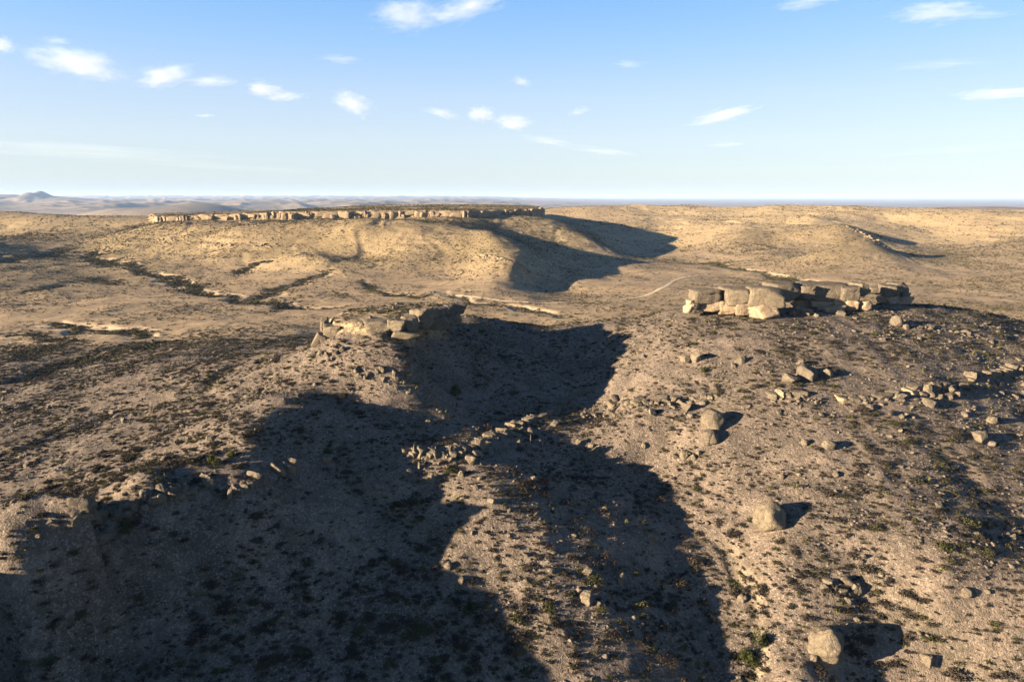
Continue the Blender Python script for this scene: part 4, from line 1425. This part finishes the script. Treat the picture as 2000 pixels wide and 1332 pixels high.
# loose stones: the largest singly, the rest as rubble
x, y, rs = scatter_pts(230000, 84, 335, seed=3)
dens = 0.30 + 0.8 * pn(x / 20, y / 20, 170) + 0.5 * pn(x / 5, y / 5, 171)
keep = (rs.random(len(x)) < np.clip(dens, 0.06, 1)) & clear_of(x, y, .1)
x, y = x[keep], y[keep]
zr = H(x, y)
size = np.clip(rs.lognormal(-1.98, .60, len(x)) * (1 + .45 * pn(x / 16, y / 16, 172)), .05, .95)
px, py, dd = project(x, y, zr + CAMZ)
vis = (px > 6) & (px < 1994) & (py > 560) & (py < 1326) & visible(x, y, zr)
order = np.argsort(-np.where(vis, size / dd, 0))
big, rest = order[:290], order[290:]
named_ = []
for k in big:
    s_ = size[k]
    o = link('rock', SMALL[rs.integers(8)], None, (x[k], y[k], zr[k] + CAMZ + s_ * .2), (rs.normal() * .3, rs.normal() * .3, rs.random() * 6.28), (s_ * rs.uniform(.8, 1.3), s_, s_ * rs.uniform(.55, .9)))
    named_.append((o, px[k], py[k], 'larger' if s_ > .62 else 'loose'))
name_each(named_, 'grey rock', 'rock', lambda a: 'loose rocks on')
n = len(rest)
sr = size[rest]
gn_scatter('stone_rubble', PEBB, x[rest], y[rest], zr[rest] + CAMZ + sr * .15, np.stack([rs.normal(size=n) * .3, rs.normal(size=n) * .3, rs.random(n) * 6.28], 1),
           np.stack([sr * rs.uniform(.8, 1.3, n), sr, sr * rs.uniform(.5, .9, n)], 1), rs.integers(0, 6, n), 'small loose limestone rubble covering the near hill', 'rubble')

# dry grass between the shrubs
def tuft_mesh(seed):
    r_ = np.random.default_rng(seed)
    co, fc = blades(r_, 16, 1.0, 1.0, .10, .35, .25, .25)
    return mesh_np('grass_tuft', co, fc, [M_STALK])


TUFT = [tuft_mesh(k) for k in range(4)]
x, y, rs = scatter_pts(70000, 84, 335, seed=6)
keep = (rs.random(len(x)) < np.clip(0.25 + 0.8 * pn(x / 18, y / 18, 175), 0.02, 1)) & clear_of(x, y, .1)
x, y = x[keep], y[keep]
n = len(x)
sr = rs.uniform(.16, .42, n)
gn_scatter('dry_grass', TUFT, x, y, H(x, y) + CAMZ - .02, np.stack([np.zeros(n), np.zeros(n), rs.random(n) * 6.28], 1), np.stack([sr, sr, sr * .9], 1), rs.integers(0, 4, n),
           'pale dry grass tufts between the shrubs of the near hill', 'grass')

# scrub of the valley, the mesa and the rolling hills
xs_, ys_, sz_ = [], [], []
for seed, n, y0, y1, s0 in ((4, 220000, 300, 1000, .58), (5, 160000, 800, 2400, .95)):
    x, y, rs = scatter_pts(n, y0, y1, margin=1.08, seed=seed, bias=1.25)
    d0 = 0.40 + 0.45 * pn(x / 90, y / 90, 180) + 0.4 * pn(x / 22, y / 22, 181) + 1.3 * damp_of(x, y) - 1.2 * pale_of(x, y)
    d0 = d0 - 0.18 * (H(x, y) < -73) + .2 * (H(x, y) > -62) * (x < 130)
    k = rs.random(n) < np.clip(d0, 0.02, 1)
    x, y = x[k], y[k]
    xs_.append(x); ys_.append(y); sz_.append(np.clip(rs.lognormal(math.log(s0), .35, len(x)), .25, 2.2) * (1 + 1.0 * damp_of(x, y)))
for P, w, thick in WASH_W:
    n = int(thick * 2600)
    L = np.r_[0, np.cumsum(np.hypot(*(P[1:, :2] - P[:-1, :2]).T))]
    t = RNG.random(n) * L[-1]
    x = np.interp(t, L, P[:, 0]) + RNG.normal(size=n) * w * 1.1
    y = np.interp(t, L, P[:, 1]) + RNG.normal(size=n) * w * 1.1
    k = RNG.random(n) < np.clip(damp_of(x, y), 0, 1) ** 1.5 * .22 * sstep(-.5, .4, pn(x / 25, y / 25, 185))
    xs_.append(x[k]); ys_.append(y[k]); sz_.append(RNG.uniform(.5, 1.7, int(k.sum())))
x, y, sz = np.concatenate(xs_), np.concatenate(ys_), np.concatenate(sz_)
k = inside([(-9000, 0), (9000, 0), (9000, 300), (-9000, 300)], x, y)
x, y, sz = x[~k], y[~k], sz[~k]
n = len(x)
print('scrub', n)
gn_scatter('valley_scrub', LOWS, x, y, H(x, y) + CAMZ - .05, np.stack([np.zeros(n), np.zeros(n), RNG.random(n) * 6.28], 1), np.stack([sz * 1.15, sz * 1.15, sz * .8], 1),
           np.where(RNG.random(n) < .75, RNG.integers(0, 4, n), RNG.integers(4, 6, n)), 'low olive scrub dotting the valley and the far slopes', 'scrub')

# ------------------------------------------------------------------ haze
def box_mesh(name, a, b):
    co = [(x_, y_, z_) for x_ in (a[0], b[0]) for y_ in (a[1], b[1]) for z_ in (a[2], b[2])]
    return mesh_np(name, co, [(0, 1, 3, 2), (4, 6, 7, 5), (0, 4, 5, 1), (2, 3, 7, 6), (0, 2, 6, 4), (1, 5, 7, 3)])


hz = NT('haze_air')
hz.t.nodes.clear()
ho = hz.n('ShaderNodeOutputMaterial'); hv = hz.n('ShaderNodeVolumePrincipled')
hv.inputs['Color'].default_value = (0.40, 0.59, 0.95, 1)
hv.inputs['Density'].default_value = 2.5e-5
hv.inputs['Anisotropy'].default_value = 0.0
hz.l(hv.outputs[0], ho.inputs['Volume'])
hm = box_mesh('haze', (-100000, -3000, float(Z.min()) + CAMZ - 5), (100000, 75000, CAMZ + 160))
hm.materials.append(hz.m)
tag(link('haze', hm), kind='stuff')


# ------------------------------------------------------------------ clouds
def cloud_material(seed, dens, size):
    g = NT('cloud_vapour')
    g.t.nodes.clear()
    out = g.n('ShaderNodeOutputMaterial'); v = g.n('ShaderNodeVolumePrincipled'); tc = g.n('ShaderNodeTexCoord')
    v.inputs['Color'].default_value = (1, 1, 1, 1)
    v.inputs['Anisotropy'].default_value = 0.1
    mp = g.n('ShaderNodeMapping'); mp.inputs['Location'].default_value = (seed * 3.7, seed * 1.3, 0)
    mp.inputs['Scale'].default_value = (1.5, 2.2, 1.5)
    g.l(tc.outputs['Object'], mp.inputs['Vector'])
    nz = g.noise(mp.outputs[0], 1.9, 7, .72)
    ln = g.n('ShaderNodeVectorMath', operation='LENGTH'); g.l(tc.outputs['Object'], ln.inputs[0])
    fall = g.ramp(ln.outputs['Value'], .15, 1.0, (1, 1, 1), (0, 0, 0))
    d = g.math('MULTIPLY', g.math('MAXIMUM', g.math('SUBTRACT', g.math('ADD', nz, g.math('MULTIPLY', fall, .46)), .77), 0.0), dens)
    g.l(d, v.inputs['Density'])
    g.l(v.outputs[0], out.inputs['Volume'])
    return g.m


CLOUDS = [  # centre px, half width px, half height px, tilt, density, label
 (800,30,82,30,0.0,'big white cloud at top left of centre'), (910,18,85,22,-0.25,'wispy right wing of the big white cloud at top'),
 (155,124,98,30,0.15,'broad white cloud high on the left'), (110,80,32,8,0.0,'thin wisp just above the broad left cloud'), (0,88,32,16,0.1,'cloud scrap cut by the left edge'),
 (325,148,62,20,-0.22,'second cloud of the row right of the broad left cloud'), (415,160,54,11,-0.05,'third flat cloud of the left row'),
 (520,176,42,15,0.1,'puffy fourth cloud of the left row'), (558,189,45,9,-0.05,'flat cloud under the puffy fourth one'), (690,203,46,19,0.3,'small cloud ending the left row'),
 (665,116,48,8,0.0,'faint wisp above the row at centre left'), (938,224,32,15,0.0,'small round puff left of the centre clouds'), (1004,240,42,16,0.0,'puffy cloud right of the small round puff'),
 (1019,160,22,9,0.2,'tiny high puff above centre'), (1130,218,26,8,-0.2,'tiny slanted puff right of centre'), (865,222,40,9,0.2,'thin scrap left of the small round puff'),
 (1412,226,72,13,-0.22,'lens shaped cloud alone on the right'), (1830,24,90,20,0.02,'smooth white cloud at the top right'), (1925,30,60,7,0.02,'thin tail right of the smooth top right cloud'),
 (1575,6,75,11,-.1,'flat wisp at the top edge right of centre'), (1840,127,100,6,0.0,'long faint streak below the top right cloud'), (1950,184,80,13,0.0,'pale flat cloud at the right edge'),
 (1180,296,80,7,0.12,'long thin streak low near centre'), (1070,276,60,8,.15,'faint low streak left of the long one'), (1420,283,40,5,-.05,'small faint streak under the lens cloud'),
 (170,296,330,15,0.03,'broad thin veil of cloud low on the left'), (420,325,300,8,0.05,'thin low streak under the left veil'), (1900,290,200,9,-.06,'faint low veil at the right'),
 (400,226,22,4,0,'tiny faint scrap below the left row'), (1230,126,36,7,0,'faint smudge high right of centre'),
]
CLOUD_ON = True
cs_ball, cs_faces = _ICO[3]
if CLOUD_ON:
    for k, (px, py, hw, hh, tilt, label) in enumerate(CLOUDS):
        el = math.atan2(666 - py, FPX) - PITCH
        ALT = 3000.0
        t = (666 - py) / FPX
        dz = -SP + t * CP; dy = CP + t * SP; dx = (px - 1000) / FPX
        q = ALT / dz
        pos = (dx * q, dy * q, CAMZ + ALT)
        a, b = hw * q / FPX * 1.65, hh * q / FPX * 1.9
        me = mesh_np('cloud', cs_ball, cs_faces, [cloud_material(k + 1, 1.0, a)], True)
        o = link('cloud', me, None, pos, (0, tilt * 1.0, -math.atan2(dx, dy) * .6), (a, max(b, a * .5), b))
        dens = (3.4 if hh > 12 else 2.0 if hh > 8 else 1.2) * (0.20 if hw > 150 else 1.0) * 0.85 / max(b, a * .5)
        for nd in me.materials[0].node_tree.nodes:
            if nd.type == 'MATH' and nd.operation == 'MULTIPLY' and nd.inputs[1].default_value == 1.0 and not nd.inputs[1].is_linked:
                nd.inputs[1].default_value = dens
        tag(o, label, 'cloud', 'small white clouds')
